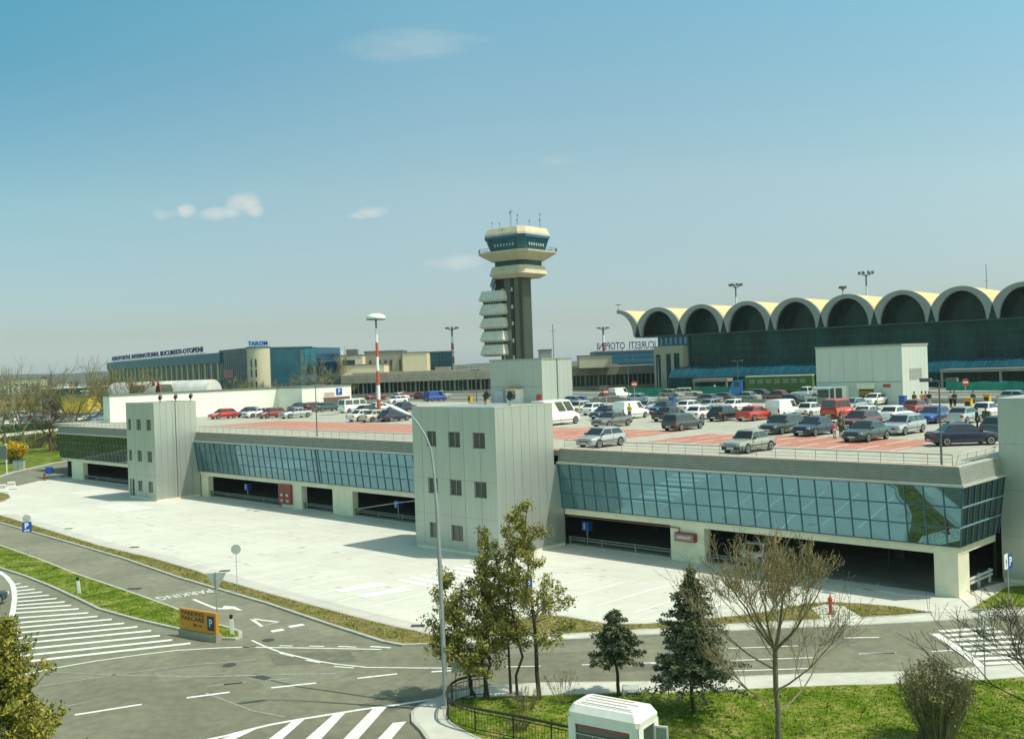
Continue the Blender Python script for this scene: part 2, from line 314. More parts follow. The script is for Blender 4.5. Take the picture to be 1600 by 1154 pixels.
# ------------------------------------------------------------ markings
def stroke(bm,pts,w,z=.014):
    p=[Vector((q[0],q[1])) for q in pts]; L=[];Rr=[]
    for i in range(len(p)):
        d=(p[min(i+1,len(p)-1)]-p[max(i-1,0)]).normalized(); n=Vector((-d.y,d.x))*w/2; L.append(p[i]+n); Rr.append(p[i]-n)
    for i in range(len(p)-1): bm.quad((*Rr[i],z),(*Rr[i+1],z),(*L[i+1],z),(*L[i],z))
def S2(l,o,k): return [(o[0]+x/k,o[1]+y/k) for x,y in l]
A=lambda l: gp(S2(l,(0,800),3.26))        # from the bottom-left detail
B=lambda l: gp(S2(l,(350,820),3.455)); E=lambda l: gp(S2(l,(1000,800),3.26)); H=lambda l: gp(S2(l,(1300,800),3.26)); K=lambda l: gp(S2(l,(650,780),3.085))
mk=MB()
hatch=[(65,368,105,362),(72,385,143,377),(78,402,178,391),(85,418,212,406),(86,436,250,422),(88,455,288,439),(86,474,330,456),(82,492,362,474),(75,513,400,492),(62,540,450,512),(50,566,497,530),(45,592,570,545),(25,620,632,565),(0,650,700,583),(-20,680,770,603),(-30,713,815,628),(-20,745,878,650),(60,768,970,667)]
for x0,y0,x1,y1 in hatch: stroke(mk,A([(x0,y0),(x1,y1)]),.42)
stroke(mk,A([(-60,290),(0,305),(35,330),(62,365),(72,400),(75,440),(65,510),(40,580),(5,640),(-40,700),(-80,760)]),.34,.018)
stroke(mk,A([(-100,885),(130,825),(270,795),(500,755),(720,725),(900,703),(1130,690),(1304,685)])+B([(100,658),(500,664),(850,671)]),.16)
stroke(mk,B([(150,622),(220,655),(300,685),(400,710),(500,733),(600,750),(770,768),(1000,771),(1230,772)]),.14,.018)
for l in ([(380,1032),(722,978)],[(950,945),(1170,916)]): stroke(mk,A(l),.22)
stroke(mk,A([(-180,1062),(-60,1043)]),.15)
for l in ([(255,878),(498,852)],[(720,827),(935,803)],[(1120,792),(1300,780)],[(790,655),(900,662)]): stroke(mk,B(l),.21)
for l in ([(300,650),(370,652)],[(460,652),(540,655)],[(615,654),(715,658)],[(300,690),(378,708)],[(440,727),(520,742)],[(595,762),(700,770)]): stroke(mk,B(l),.15,.010)
for l in ([(430,806),(600,803)],[(800,797),(950,794)],[(1130,790),(1234,787)]): stroke(mk,K(l),.13)
for l in ([(450,693),(810,680)],[(460,755),(880,740)],[(460,808),(870,795)],[(1115,722),(1304,715)],[(0,768),(100,765)]): stroke(mk,E(l),.13)
for l in ([(140,720),(320,715)],[(508,709),(615,703)],[(60,640),(240,637)]): stroke(mk,H(l),.15)
# give-way triangle and blocks
stroke(mk,B([(145,505),(205,546),(292,523),(145,505)]),.22); stroke(mk,B([(255,574),(322,563)]),.5); stroke(mk,B([(350,550),(430,536)]),.5)
# arrow on the slip road
stroke(mk,A([(985,443),(1040,466),(1100,490)]),.22); stroke(mk,A([(1100,490),(1150,492),(1190,490)]),.3,.018)
a=A([(1140,478),(1195,480),(1236,501),(1205,500),(1180,490),(1130,492)]); mk.quad(*[(p.x,p.y,.0225) for p in a])
a=A([(1275,540),(1304,560),(1304,545)]); 
# big zebra hatch at the bottom
stroke(mk,B([(-420,1200),(-150,1170),(0,1140),(130,1106),(260,1075),(430,1045),(600,1018),(750,994),(900,975),(1050,952),(1150,936)]),.22)
for q in ([(130,1106),(184,1097),(50,1160),(-30,1160)],[(370,1058),(436,1048),(310,1160),(235,1160)],[(590,1023),(658,1011),(520,1160),(435,1160)],[(805,990),(880,980),(720,1160),(640,1160)],[(912,1068),(985,1060),(900,1160),(825,1160)]):
    a=B(q); mk.quad(*[(p.x,p.y,.0185) for p in a[::-1]])
# crosswalk on the right
for x0,y0,x1,y1 in ((550,606,765,590),(578,628,815,608),(607,650,870,636),(640,673,910,660),(678,697,950,684),(712,722,978,708),(742,747,1000,734),(775,771,1030,758),(810,795,1060,782)): stroke(mk,H([(x0,y0),(x1+60,y1-3)]),.42)
stroke(mk,H([(522,618),(600,668),(690,728),(765,796)]),.45,.018)
tag(mk.build('road_markings',m_paint),kind='structure')
mk=MB()
stroke(mk,A([(190,810),(640,830),(1000,836),(1304,832)]),.12,.0105); stroke(mk,A([(210,885),(560,830),(900,785),(1304,750)]),.12,.0105)
for l in ([(265,1000),(440,967)],[(1055,886),(1250,865)]): stroke(mk,A(l),.14,.0105)
for l in ([(0,860),(100,850)],[(0,812),(610,800)],[(235,835),(355,828)],[(0,905),(30,903)]): stroke(mk,B(l),.13,.0105)
stroke(mk,B([(-100,905),(150,1000),(330,1035)]),.1,.0105)
tag(mk.build('worn_markings',m_faint),kind='structure')
# dark repaired seams and manholes
m_tar=mat('tar',(.05,.052,.045),.7)
mk=MB(); stroke(mk,B([(180,820),(400,872),(520,888),(700,915),(960,955)]),.12,.0065); stroke(mk,B([(145,808),(240,830)]),.5,.0062)
for x,y in ((240,620),(30,755)): 
    c=G(350+x/3.455,820+y/3.455); mk.prism([(c.x+.35*math.cos(t*PI/6),c.y+.35*math.sin(t*PI/6)) for t in range(12)],.004,.02)
c=G(210,919.5); mk.prism([(c.x-.5,c.y-.3),(c.x+.5,c.y-.3),(c.x+.5,c.y+.3),(c.x-.5,c.y+.3)],.004,.02)
for px,py in ((107,826),(210,855),(351,892),(653,978)):
    c=G(px,py); mk.box(c.x-.4,c.x+.4,c.y-.3,c.y+.3,.03,.045)
tag(mk.build('manhole_covers',m_tar),kind='structure')
# repair patches and tyre marks on the asphalt, oil stains on the lot
m_patch=mat('asphalt_patch',(.125,.128,.09),.9,var=.2,scale=2); m_patchl=mat('asphalt_patch_pale',(.185,.187,.132),.9,var=.2,scale=2)
rq=random.Random(77)
def blob(bm,cx,cy,rx,ry,z,a=0,n=14):
    P=[]
    for i in range(n):
        t=2*PI*i/n; k=rq.uniform(.75,1.15); x,y=rx*k*math.cos(t),ry*k*math.sin(t); P.append((cx+x*math.cos(a)-y*math.sin(a),cy+x*math.sin(a)+y*math.cos(a),z))
    bm.quad(*P)
mk=MB()
for q in ([(420,1022),(545,1016),(560,1032),(430,1040)],[(560,1100),(640,1085),(655,1100),(580,1118)],[(1180,1000),(1330,992),(1340,1004),(1190,1013)],[(950,1040),(1020,1037),(1025,1046),(955,1050)]): mk.quad(*[(p.x,p.y,.0052) for p in [G(*c) for c in q][::-1]])
tag(mk.build('asphalt_patches',m_patch),kind='structure')
mk=MB()
for q in ([(240,1050),(330,1038),(350,1052),(255,1066)],[(720,1015),(940,1008),(945,1016),(722,1024)],[(400,1060),(520,1048),(560,1062),(420,1080)]): mk.quad(*[(p.x,p.y,.0048) for p in [G(*c) for c in q][::-1]])
for i in range(40): p=G(rq.uniform(100,1500),rq.uniform(1015,1045)); blob(mk,p.x,p.y,rq.uniform(.1,.4),rq.uniform(.08,.25),.0056)
tag(mk.build('pale_asphalt_patches',m_patchl),kind='structure')
m_oil=mat('oil_stain',(.46,.45,.38),.8,var=.25,scale=4); mk=MB()
for i in range(150):
    s_=rq.uniform(8,125); t_=rq.choice((rq.uniform(-22,-17),rq.uniform(-15,-4),rq.uniform(-21,-3))); p=Lw(-s_,t_); 
    if 30<s_<44 and t_>-9 or 91<s_<102 and t_>-7: continue
    blob(mk,p.x,p.y,rq.uniform(.12,.5),rq.uniform(.08,.3),.0335+i*.00002,TH)
tag(mk.build('oil_stains',m_oil),kind='structure')
mk=MB()
for i in range(16):
    s_=rq.uniform(6,120); t_=rq.uniform(-15,-5); L_=rq.uniform(6,22)
    for o_ in (0,1.5): a,c=Lw(-s_,t_+o_),Lw(-s_-L_,t_+o_+rq.uniform(-1,1)*.3); stroke(mk,[a,a.lerp(c,.5)+LY*rq.uniform(-.2,.2),c],.16,.0332+i*.00001)
tag(mk.build('tyre_marks',mat('tyre_mark',(.54,.535,.46),.85)),kind='structure')
# PARKING painted on the slip road, read from the far side
p0=A([(1075,398)])[0]; p1=A([(800,440)])[0]; d=(p1-p0); tw=d.length; ang=math.atan2(d.y,d.x)
t=textmesh('parking_word','PARKING',1.5,m_paint,None,((p0+p1)/2).to_3d()+Vector((0,0,.014)),(0,0,ang),.001); 
wd=max(v.co.x for v in t.data.vertices)-min(v.co.x for v in t.data.vertices); t.scale=(tw/wd,1.15,1); tag(t,kind='structure')
# lot bay lines, running straight out from the facade
mk=MB()
def lin(x,y0,y1,w=.14,z=.042): mk.quad(*[tuple(Lw(a,c,z)) for a,c in ((x-w/2,y0),(x+w/2,y0),(x+w/2,y1),(x-w/2,y1))][::1])
for i in range(24):
    s=24.6+i*2.9
    y0=-23.6 if i<10 else -22.6
    lin(-s,y0,y0+5.6)
for i in range(22):
    s=46+i*2.9; lin(-s,-15.4,-10.2,.15)
for i,s in enumerate((31.5,28.9,26.3)): mk.quad(*[tuple(Lw(a,c,.047)) for a,c in ((-s-2.0,-21.8),(-s-.9,-21.8),(-s-.1,-18.4),(-s-1.2,-18.4))]) if i<2 else None
for i in range(8): 
    y=-17.2+i*1.05; mk.quad(*[tuple(Lw(a,c,.042)) for a,c in ((-32.4,y),(-28.6,y),(-28.6,y+.5),(-32.4,y+.5))])
lin(-28.3,-17.6,-8.6); 
for i in range(5): lin(-(22-i*2.9),-14.5,-8.2)
for i in range(7):
    y=-9.6-i*.0; x=-88-i*1.1; mk.quad(*[tuple(Lw(a,c,.042)) for a,c in ((x,-12.5),(x+.5,-12.5),(x+.5,-8.7),(x,-8.7))])
for i in range(7): 
    x=-105-i*1.3; mk.quad(*[tuple(Lw(a,c,.042)) for a,c in ((x,-8.5),(x+.5,-8.5),(x+.5,-4),(x,-4))])
a=gp(S2([(30,402),(180,368),(370,360),(445,372),(350,392)],(1000,800),3.26)); 
for i in range(len(a)-1): stroke(mk,[a[i],a[i+1]],.2,.043)
stroke(mk,gp(S2([(1140,392),(1304,412)],(1000,800),3.26)),.22,.043); stroke(mk,gp(S2([(160,392),(330,420),(520,436)],(1300,800),3.26)),.25,.043)
tag(mk.build('bay_lines',m_lotpaint),kind='structure')
mk=MB()
a=gp([(1268,953),(1290,947),(1318,950),(1347,968),(1287,972)]); b=MB(); b.prism(a,.1,.14); tag(b.build('concrete_pad',m_side),kind='structure')
# ------------------------------------------------------------ walls with openings
def wallgrid(bm,x0,x1,z0,z1,holes,T,depth=.15,pane=None):
    xs=sorted({x0,x1}|{h[0] for h in holes}|{h[1] for h in holes}); zs=sorted({z0,z1}|{h[2] for h in holes}|{h[3] for h in holes})
    for i in range(len(xs)-1):
        for j in range(len(zs)-1):
            cx,cz=(xs[i]+xs[i+1])/2,(zs[j]+zs[j+1])/2
            if any(h[0]<cx<h[1] and h[2]<cz<h[3] for h in holes): continue
            bm.quad(*[T@Vector(p) for p in ((xs[i],0,zs[j]),(xs[i+1],0,zs[j]),(xs[i+1],0,zs[j+1]),(xs[i],0,zs[j+1]))])
    for a,b,c,d in holes:
        for q in (((a,0,c),(b,0,c),(b,depth,c),(a,depth,c)),((a,depth,d),(b,depth,d),(b,0,d),(a,0,d)),((a,depth,c),(a,depth,d),(a,0,d),(a,0,c)),((b,0,c),(b,0,d),(b,depth,d),(b,depth,c))):
            bm.quad(*[T@Vector(p) for p in q])
def Tm(x,y,z=0,rz=0): return Matrix.Translation((x,y,z))@Matrix.Rotation(rz,4,'Z')
def window(parent,T,a,b,c,d,depth=.15,frame=m_greyd,bars=1,glass=m_winw):
    f=MB(); t=.05; y0,y1=depth-.05,depth-.01
    for q in ((a,b,c,c+t),(a,b,d-t,d),(a,a+t,c+t,d-t),(b-t,b,c+t,d-t)): f.box(q[0],q[1],y0,y1,q[2],q[3],T)
    for k in range(1,bars+1):
        x=a+(b-a)*k/(bars+1); f.box(x-t/2,x+t/2,y0+.002,y1,c+t,d-t,T)
    o=f.build('window',frame,parent); g=MB(); g.quad(*[T@Vector(p) for p in ((a,depth,c),(b,depth,c),(b,depth,d),(a,depth,d))]); g.build('pane',glass,o); return o
GR=thing('parking_garage','long two-storey parking garage with slanted mirror glass facade and car deck on its roof','parking garage',O2,TH)
# deck slab with roof surface
dk=[(-136,.05),(-.35,.05),(-.35,6.5),(45,8),(45,76),(-150,76),(-150,4),(-136,4)]
b=MB(); b.prism(dk,7.35,7.8); o=b.build('deck_slab',m_deck,GR); tri(o)
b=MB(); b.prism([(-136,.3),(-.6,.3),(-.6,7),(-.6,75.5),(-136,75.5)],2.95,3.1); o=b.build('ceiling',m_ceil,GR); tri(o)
# parts: front pillars (closed with spandrel walls up to the beam)
for a,c in ((-132.6,-128.4),(-92.6,-90.9),(-74.4,-70.4),(-64.6,-61.1),(-21.2,-18.2),(-1.45,0)):
    b=MB(); b.box(a,c,0,.7,0,2.6); b.build('pillar',m_cream,GR)
b=MB(); b.box(-.6,-.003,.7,1.7,0,2.6); b.build('pillar',m_cream,GR)
b=MB(); b.box(-136,-100.35,-.03,.72,2.6,3.12).box(-92.65,-41.85,-.03,.72,2.6,3.12).box(-31.75,.03,-.03,.72,2.6,3.12).box(-.62,.03,.723,6,2.6,3.12); b.build('beam',m_cream,GR)
# inner structure seen through the openings
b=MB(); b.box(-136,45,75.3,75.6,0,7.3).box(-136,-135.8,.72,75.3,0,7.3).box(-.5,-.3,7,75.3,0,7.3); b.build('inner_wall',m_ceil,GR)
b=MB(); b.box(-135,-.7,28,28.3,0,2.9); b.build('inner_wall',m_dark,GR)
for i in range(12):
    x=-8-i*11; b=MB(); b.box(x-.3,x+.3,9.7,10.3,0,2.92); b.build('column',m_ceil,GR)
# curtain wall
def curtain(x0,x1,name,mat_g=m_mirror,step=1.2,flip=False):
    n=max(1,round((x1-x0)/step)); g=MB(); fr=MB(); yb,zb,yt,zt=-.25,3.13,-.73,6.8
    def pt(x,k,off=0): # k 0..1 up
        return Vector((x,yb+(yt-yb)*k-off*.98,zb+(zt-zb)*k-off*.2))
    for i in range(n):
        a=x0+(x1-x0)*i/n; c=x0+(x1-x0)*(i+1)/n
        for j in range(3):
            k0,k1=j/3,(j+1)/3; j1,j2=rnd.uniform(-.0022,.0022),rnd.uniform(-.0022,.0022)
            q=[pt(a,k0),pt(c,k0),pt(c,k1),pt(a,k1)]; q[1]+=Vector((0,j1,0)); q[2]+=Vector((0,j1+j2,0)); q[3]+=Vector((0,j2,0)); g.quad(*q)
    w=.035
    for i in range(n+1):
        a=x0+(x1-x0)*i/n
        r0=[pt(a-w,0,.0),pt(a+w,0,0),pt(a+w,0,.05),pt(a-w,0,.05)]; r1=[pt(a-w,1,0),pt(a+w,1,0),pt(a+w,1,.05),pt(a-w,1,.05)]; fr.loft([r0,r1])
    for j in range(4):
        k=j/3; h=.009 if 0<j<3 else .014
        fr.loft([[pt(x,max(0,k-h),.002),pt(x,max(0,k-h),.045),pt(x,min(1,k+h),.045),pt(x,min(1,k+h),.002)] for x in (x0,x1)])
    return g,fr
cw=None
for x0,x1 in ((-136,-100.35),(-92.65,-41.85),(-31.75,.72)):
    g,fr=curtain(x0,x1,'curtain_wall')
    # the right end follows the mitred corner
    if x1>0:
        def fix(v):
            k=(v[2]-3.13)/3.67; lim=.25+.47*max(0,min(1,k)); return (min(v[0],lim+ (0.0 if v[0]<.9 else .0)),v[1],v[2])
        g.v=[fix(v) for v in g.v]; fr.v=[(fix(v)) for v in fr.v]
    cw=g.build('curtain_wall',m_mirrord if x0<-130 else m_mirror,GR); fr.build('mullion_grid',m_frame,cw)
    if x0>-130:  # thick expansion mullion
        pass
b=MB(); b.loft([[Vector((x,-.25-.06-.48*k,3.13+3.67*k)) for x in (-66.6,-66.4)]+[Vector((x,-.25-.48*k,3.13+3.67*k)) for x in (-66.4,-66.6)] for k in (0,1)]); b.build('wide_mullion',m_frame,GR)
# side wing glass
g=MB(); fr=MB(); n=7
def ps(y,k,off=0): return Vector((.25+.48*k+off,y,3.13+3.67*k))
def yk(i,k): y0=-.25-.48*k; return y0+(5.95-y0)*i/n
for i in range(n):
    for j in range(3):
        k0,k1=j/3,(j+1)/3; g.quad(ps(yk(i,k0),k0),ps(yk(i+1,k0),k0),ps(yk(i+1,k1),k1),ps(yk(i,k1),k1))
for i in range(n+1):
    fr.loft([[ps(yk(i,k)-.035,k),ps(yk(i,k)+.035,k),ps(yk(i,k)+.035,k,.05),ps(yk(i,k)-.035,k,.05)] for k in (0,1)])
m_framel=mat('pale_transom',(.20,.33,.38),.4)
o=g.build('side_curtain_wall',m_mirrord,GR); fr.build('mullion_grid',m_frame,o)
for k in (1/3,2/3):
    b=MB(); b.loft([[ps(y,k-.012,.01),ps(y,k+.012,.01),ps(y,k+.012,.07),ps(y,k-.012,.07)] for y in (-.65,5.9)]); b.build('transom',m_framel,o)
m_cop=mat('pink_coping',(.60,.46,.36),.8,var=.1,scale=2); m_grail=mat('dull_guard_rail',(.17,.19,.175),.6,metal=.2,var=.15,scale=3)
# ledge, ribbed parapet band, coping
m_ledge=mat('pale_ledge',(.46,.46,.40),.7,var=.06)
for x0,x1,e in ((-136,-100.3,0),(-92.7,-41.8,0),(-31.8,.82,1)):
    b=MB(); b.box(x0,x1,-.86,-.35,6.8,6.93); b.build('ledge',m_ledge,GR)
    prof=[]; 
    for k in range(8):
        z=6.93+k*.125; y=-.62+.25*k/8; prof+=[(y,z+.001),(y-.045,z+.02),(y-.045,z+.085),(y,z+.105)]
    prof.append((-.37,7.93)); prof+=[(.05,7.93),(.05,6.932)]
    b=MB(); rings=[]
    xs=[x0,x1] if not e else [x0,None]
    rings.append([Vector((x0,p[0],p[1])) for p in prof]); rings.append([Vector(((x1 if not e else -p[0]),p[0],p[1])) for p in prof])
    b.loft(rings); b.build('parapet_band',m_greyd,GR)
    b=MB(); b.box(x0,(x1 if not e else .4),-.42,.12,7.935,8.0); b.build('coping',m_cop,GR)
b=MB(); b.box(.35,.82,-.349,5.97,6.803,6.927); b.build('ledge',m_ledge,GR)
b=MB(); b.loft([[Vector((-p[0],(p[0] if i==0 else 5.97),p[1]+.001)) for p in prof] for i in (0,1)]); b.build('parapet_band',m_grey,GR)
b=MB(); b.box(-.12,.42,.123,5.97,7.933,7.998); b.build('coping',m_ledge,GR)
# painted areas on the deck
def dpoly(name,L_,m,z=7.804):
    b=MB(); b.quad(*[(x,y,z) for x,y in L_]); return b.build(name,m,GR)
dpoly('red_edge_strip',[(-136,.16),(-.4,.16),(-.4,1.1),(-136,1.1)],m_brick)
dpoly('red_bays',[(-31,9.8),(-8,9.8),(-8,19.3),(-31,19.3)],m_brick)
dpoly('red_bays',[(-57,9.2),(-34.5,9.2),(-34.5,21.8),(-57,21.8)],m_brick)
dpoly('red_bays',[(-108,9.6),(-60,9.6),(-60,21),(-108,21)],m_brick)
dpoly('red_bays',[(-104,13.2),(-57,13.2),(-57,19.2),(-104,19.2)],m_brick,7.8041) if 0 else None
b=MB()
for x0,x1,y0,y1 in ((-31,-8.5,14.4,19.3),(-31,-8.5,9.8,13.2),(-57,-34.5,9.2,14.2),(-57,-34.5,16.4,21.8),(-108,-60,9.6,14.6),(-108,-60,16.2,21)):
    n=int((x1-x0)/2.5)
    for i in range(n+1):
        x=x0+i*2.5; b.quad((x-.06,y0,7.808),(x+.06,y0,7.808),(x+.06,y1,7.808),(x-.06,y1,7.808))
b.build('bay_lines',m_lotpaint,GR)
m_kerbw=mat('white_kerb',(.62,.62,.56),.7,var=.1)
for a,c in ((-92.6,-41.9),(-31.6,-.9),(-136,-100.4)):
    b=MB(); b.box(a,c,1.1,1.4,7.8,7.93); b.build('deck_kerb',m_kerbw,GR)
# railings
def rail(name,x0,x1,y,par,lab=None):
    b=MB(); n=max(1,round((x1-x0)/1.5))
    for i in range(n+1):
        x=x0+(x1-x0)*i/n; b.tube([(x,y,7.99),(x,y,8.66)],.018,4)
    for z,r in ((8.66,.03),(8.40,.012),(8.18,.012)): b.tube([(x0,y,z),(x1,y,z)],r,4)
    return b.build(name,m_rail,par)
m_rail=mat('painted_rail',(.16,.18,.17),.5)
for a,c in ((-135.8,-100.5),(-92.5,-42),(-31.5,-.1)): rail('railing',a,c,-.1,GR)
b=MB()
for i in range(5): y=i*1.45; b.tube([(.1,-.1+y,7.99),(.28,-.1+y,8.68)],.022,4)
m_railp=mat('pale_rail',(.50,.52,.46),.5)
for z,r,dx in ((8.68,.035,.28),(8.42,.02,.2),(8.2,.02,.14)): b.tube([(dx,-.1,z),(dx,5.9,z)],r,5)
b.build('railing',m_railp,GR)
# guard rails in the openings
for a,c in ((-128.2,-101),(-90.8,-74.5),(-70.3,-64.7),(-61,-42),(-31.6,-21.3),(-18.1,-13.6)):
    b=MB(); b.box(a,c,.15,.22,.50,.60).box(a,c,.15,.22,.70,.78); n=max(1,int((c-a)/3.4))
    for i in range(n+1): x=a+.1+(c-a-.2)*i/n; b.box(x-.09,x+.09,.23,.33,0,.8)
    b.build('guard_rail',m_grail,GR)
    b=MB(); b.box(a,c,-.05,.6,.03,.16); b.build('plinth',m_kerb,GR)
b=MB(); b.box(-.2,-.13,1.8,5.8,.45,.6).box(-.2,-.13,1.8,5.8,.7,.85)
for y in (1.9,3.8,5.6): b.box(-.32,-.21,y-.1,y+.1,0,.88)
b.build('guard_rail',mat('white_guard',(.6,.62,.58),.5),GR)
b=MB(); b.tube([(-31.5,-.1,2.5),(-20.9,-.12,2.48),(-20.3,-.12,2.46),(-20.3,-.12,1.75)],.045,6); b.build('conduit',mat('rusty_pipe',(.18,.09,.06),.7),GR)
b=MB(); b.tube([(-60,-.1,.9),(-54,-.1,1.9),(-50,-.1,2.5)],.03,4); b.build('cable',m_cream,GR)
# ------------------------------------------------------------ stair towers
def tower(label,x0,x1,y0,y1,H,holesF,door,seamsx,yup=None,loc=None,sside=7,name='stair_tower',cat='stair tower',z0=0,bigseam=None):
    R0=thing(name,label,cat,loc if loc is not None else Lw(x0,y0,0),TH)
    W_,D_=x1-x0,y1-y0; yu=D_ if yup is None else yup
    b=MB(); T=Tm(0,0); wallgrid(b,0,W_,z0+.3,H,holesF+([door] if door else []),T)
    zc=6.75
    if yup is not None:
        b.quad((W_,0,z0+.3),(W_,D_,z0+.3),(W_,D_,zc),(W_,0,zc)); b.quad((W_,0,zc),(W_,yu,zc),(W_,yu,H),(W_,0,H))
        b.quad((0,D_,z0+.3),(0,0,z0+.3),(0,0,zc),(0,D_,zc)); b.quad((0,yu,zc),(0,0,zc),(0,0,H),(0,yu,H))
        b.quad((0,yu,zc),(0,yu,H),(W_,yu,H),(W_,yu,zc))
    else:
        b.quad((W_,0,z0+.3),(W_,D_,z0+.3),(W_,D_,H),(W_,0,H)); b.quad((0,D_,z0+.3),(0,0,z0+.3),(0,0,H),(0,D_,H)); b.quad((0,D_,z0),(0,D_,H),(W_,D_,H),(W_,D_,z0))
    b.quad((0,0,H),(W_,0,H),(W_,yu,H),(0,yu,H))
    b.k=1
    for sx in seamsx: 
        zz=[(z0+.31,H-.01)]
        for a,c in zz: b.box(sx-.012,sx+.012,-.004,.0,a,c)
    for j in range(1,4):
        z=z0+(H-z0)*j/4+.08; b.box(.01,W_-.01,-.003,0,z-.008,z+.008) if not any(h[2]<z<h[3] for h in holesF) else None
    yy=yu
    for j in range(1,sside): y=yy*j/sside; b.box(W_,W_+.004,y-.012,y+.012,z0+.31,H-.01)
    if bigseam: b.box(W_,W_+.012,bigseam-.06,bigseam+.06,z0+.31,H-.005)
    b.build('wall',[m_grey,m_seam],R0)
    b=MB(); b.box(.06,W_-.06,.06,(yu if yup is None else yu)-.0,H,H+.001) if 0 else None
    b=MB(); b.box(-.03,W_+.03,-.03,.12,H,H+.07).box(-.03,W_+.03,yu-.12,yu+.03,H,H+.07).box(-.03,.12,.12,yu-.12,H,H+.069).box(W_-.12,W_+.03,.12,yu-.12,H,H+.069); b.build('coping',m_ledge,R0)
    b=MB(); b.box(.05,W_-.05,.05,D_-.001,z0,z0+.3); b.build('plinth',m_cream,R0)
    for h in holesF: window(R0,T,*h)
    if door:
        b=MB(); a,c,z,d=door; b.box(a,a+(c-a)*.4,.1,.14,z,d-.05); o=b.build('door',m_metal,R0); b=MB(); b.box(a+(c-a)*.36,a+(c-a)*.385,.06,.1,1.0,1.2); b.build('handle',m_black,o)
        b=MB(); b.quad((a,.149,z),(c,.149,z),(c,.149,d),(a,.149,d)); b.build('doorway',m_dark,R0)
        b=MB(); t=.05; b.box(a-t,a,-.02,.1,z,d+t).box(c,c+t,-.02,.1,z,d+t).box(a,c,-.02,.1,d,d+t); b.build('door_frame',m_grey,R0)
    return R0
hs=[]
for a,c in ((-40,-38.8),(-37.3,-35.9),(-34.4,-33.0)):
    for z in (8.5,4.65): hs.append((a+41.8,c+41.8,z,z+1.27))
for a,c in ((-40,-38.8),(-37.3,-35.9)): hs.append((a+41.8,c+41.8,1.0,2.27))
TC=tower('grey clad stair tower with nine openings in the middle of the garage facade',-41.8,-31.8,-7.6,-.02,11.7,hs,(7.6,8.85,.3,2.35),[1.2,2.9,4.6,6.3,8.2],yup=6.5)
hs=[]
for a,c in ((-100.55,-99.4),(-97.9,-96.7),(-95.2,-94.0)):
    a+=100.6;c+=100.6; a=max(a,.35)
    for z in (8.5,4.65): hs.append((a+.1,c+.1,z,z+1.35))
for a,c in ((-98.0,-96.8),(-95.2,-94.0)): hs.append((a+100.7,c+100.7,1.0,2.3))
TL=tower('grey clad stair tower at the far left end of the garage facade',-100.3,-92.7,-5.8,-.02,11.8,hs,(.5,1.7,.3,2.4),[2.3,4.9],yup=5.5,bigseam=2.75)
TR=tower('grey clad stair tower cut by the right edge of the photo',.4,9.5,6.0,14,11.7,[],None,[2.5,5,7.5])
# the two taller towers at the back of the deck
TBR=thing('lift_tower','tall grey lift tower with a ticket window, at the back right of the deck','lift tower',Lw(-48.0,72,7.8),TH)
def backtower(R0,W_,D_,H,strip=None,big=False):
    mm=m_midg if big else m_pale
    b=MB(); b.box(0,W_,0,D_,0,H); b.k=1
    for j in range(1,6): b.box(W_*j/6-.01,W_*j/6+.01,-.003,0,3.2,H-.4)
    for j in range(1,7): b.box(W_,W_+.003,D_*j/7-.012,D_*j/7+.012,.05,H-.05)
    b.box(0,W_,-.004,0,3.05,3.12)
    if big: b.box(W_,W_+.02,D_*.48,D_*.52,.05,H-.02)
    b.build('wall',[mm,m_seam],R0)
    b=MB(); b.box(-.1,W_+.1,-.1,D_+.1,H,H+.25); b.build('coping',m_greyd,R0)
backtower(TBR,12.6,8.2,7.9)
b=MB(); b.box(2.0,4.9,-.9,-.01,0,2.6); o=b.build('ticket_booth',m_white,TBR)
b=MB(); b.box(.7,2.3,-1.1,-.91,1.0,2.1).box(2.55,3.1,-.96,-.91,.9,2.3).box(3.4,4.3,-.96,-.91,.9,2.3); b.build('window',m_winw,o)
b=MB(); b.box(.1,2.9,-1.2,-.6,2.25,2.55); b.build('awning',mat('white_awning',(.8,.85,.85),.5),TBR)
b=MB(); b.box(6.4,8.5,-.03,-.005,0,2.1); b.build('doorway',m_dark,TBR); b=MB(); b.box(6.4,8.5,-.06,-.031,1.2,1.9); b.build('interior',mat('ochre_interior',(.35,.19,.02),.7),TBR)
b=MB(); b.box(6.2,8.7,-.35,-.02,2.15,3.0); b.build('shutter_box',m_cream,TBR)
b=MB(); b.box(9.9,10.9,-.12,-.01,2.35,2.75); b.build('sign',m_red,TBR)
b=MB(); b.box(12.6,12.62,2.2,6.2,3.2,4.8); b.k=1
for i in range(5):
    for j in range(2): b.box(12.62,12.64,2.3+i*.78,2.9+i*.78,3.3+j*.75,3.9+j*.75)
b.build('vent_grille',[m_grey,m_greyd],TBR)
TBC=thing('lift_tower','tall grey lift tower standing in front of the control tower','lift tower',Lw(-113.3,70,7.8),TH)
backtower(TBC,13.3,8,7.9,big=True)
b=MB(); b.box(5.4,8.6,-1.2,-.01,0,2.7); o=b.build('ticket_booth',m_white,TBC)
b=MB(); b.box(5.6,7.6,-1.26,-1.21,.9,2.4); b.build('window',m_winw,o); b=MB(); b.box(5.0,8.2,-1.9,-.3,2.75,2.95); b.build('canopy',mat('ochre_canopy',(.42,.25,.06),.6),o)
b=MB(); b.box(1.2,3.6,-.35,-.01,0,2.4); b.build('cabinet',mat('pale_blue_board',(.42,.48,.55),.5),TBC)
b=MB(); b.box(12,13.2,-.3,-.01,.4,1.6); b.build('hose_cabinet',m_red,TBC)
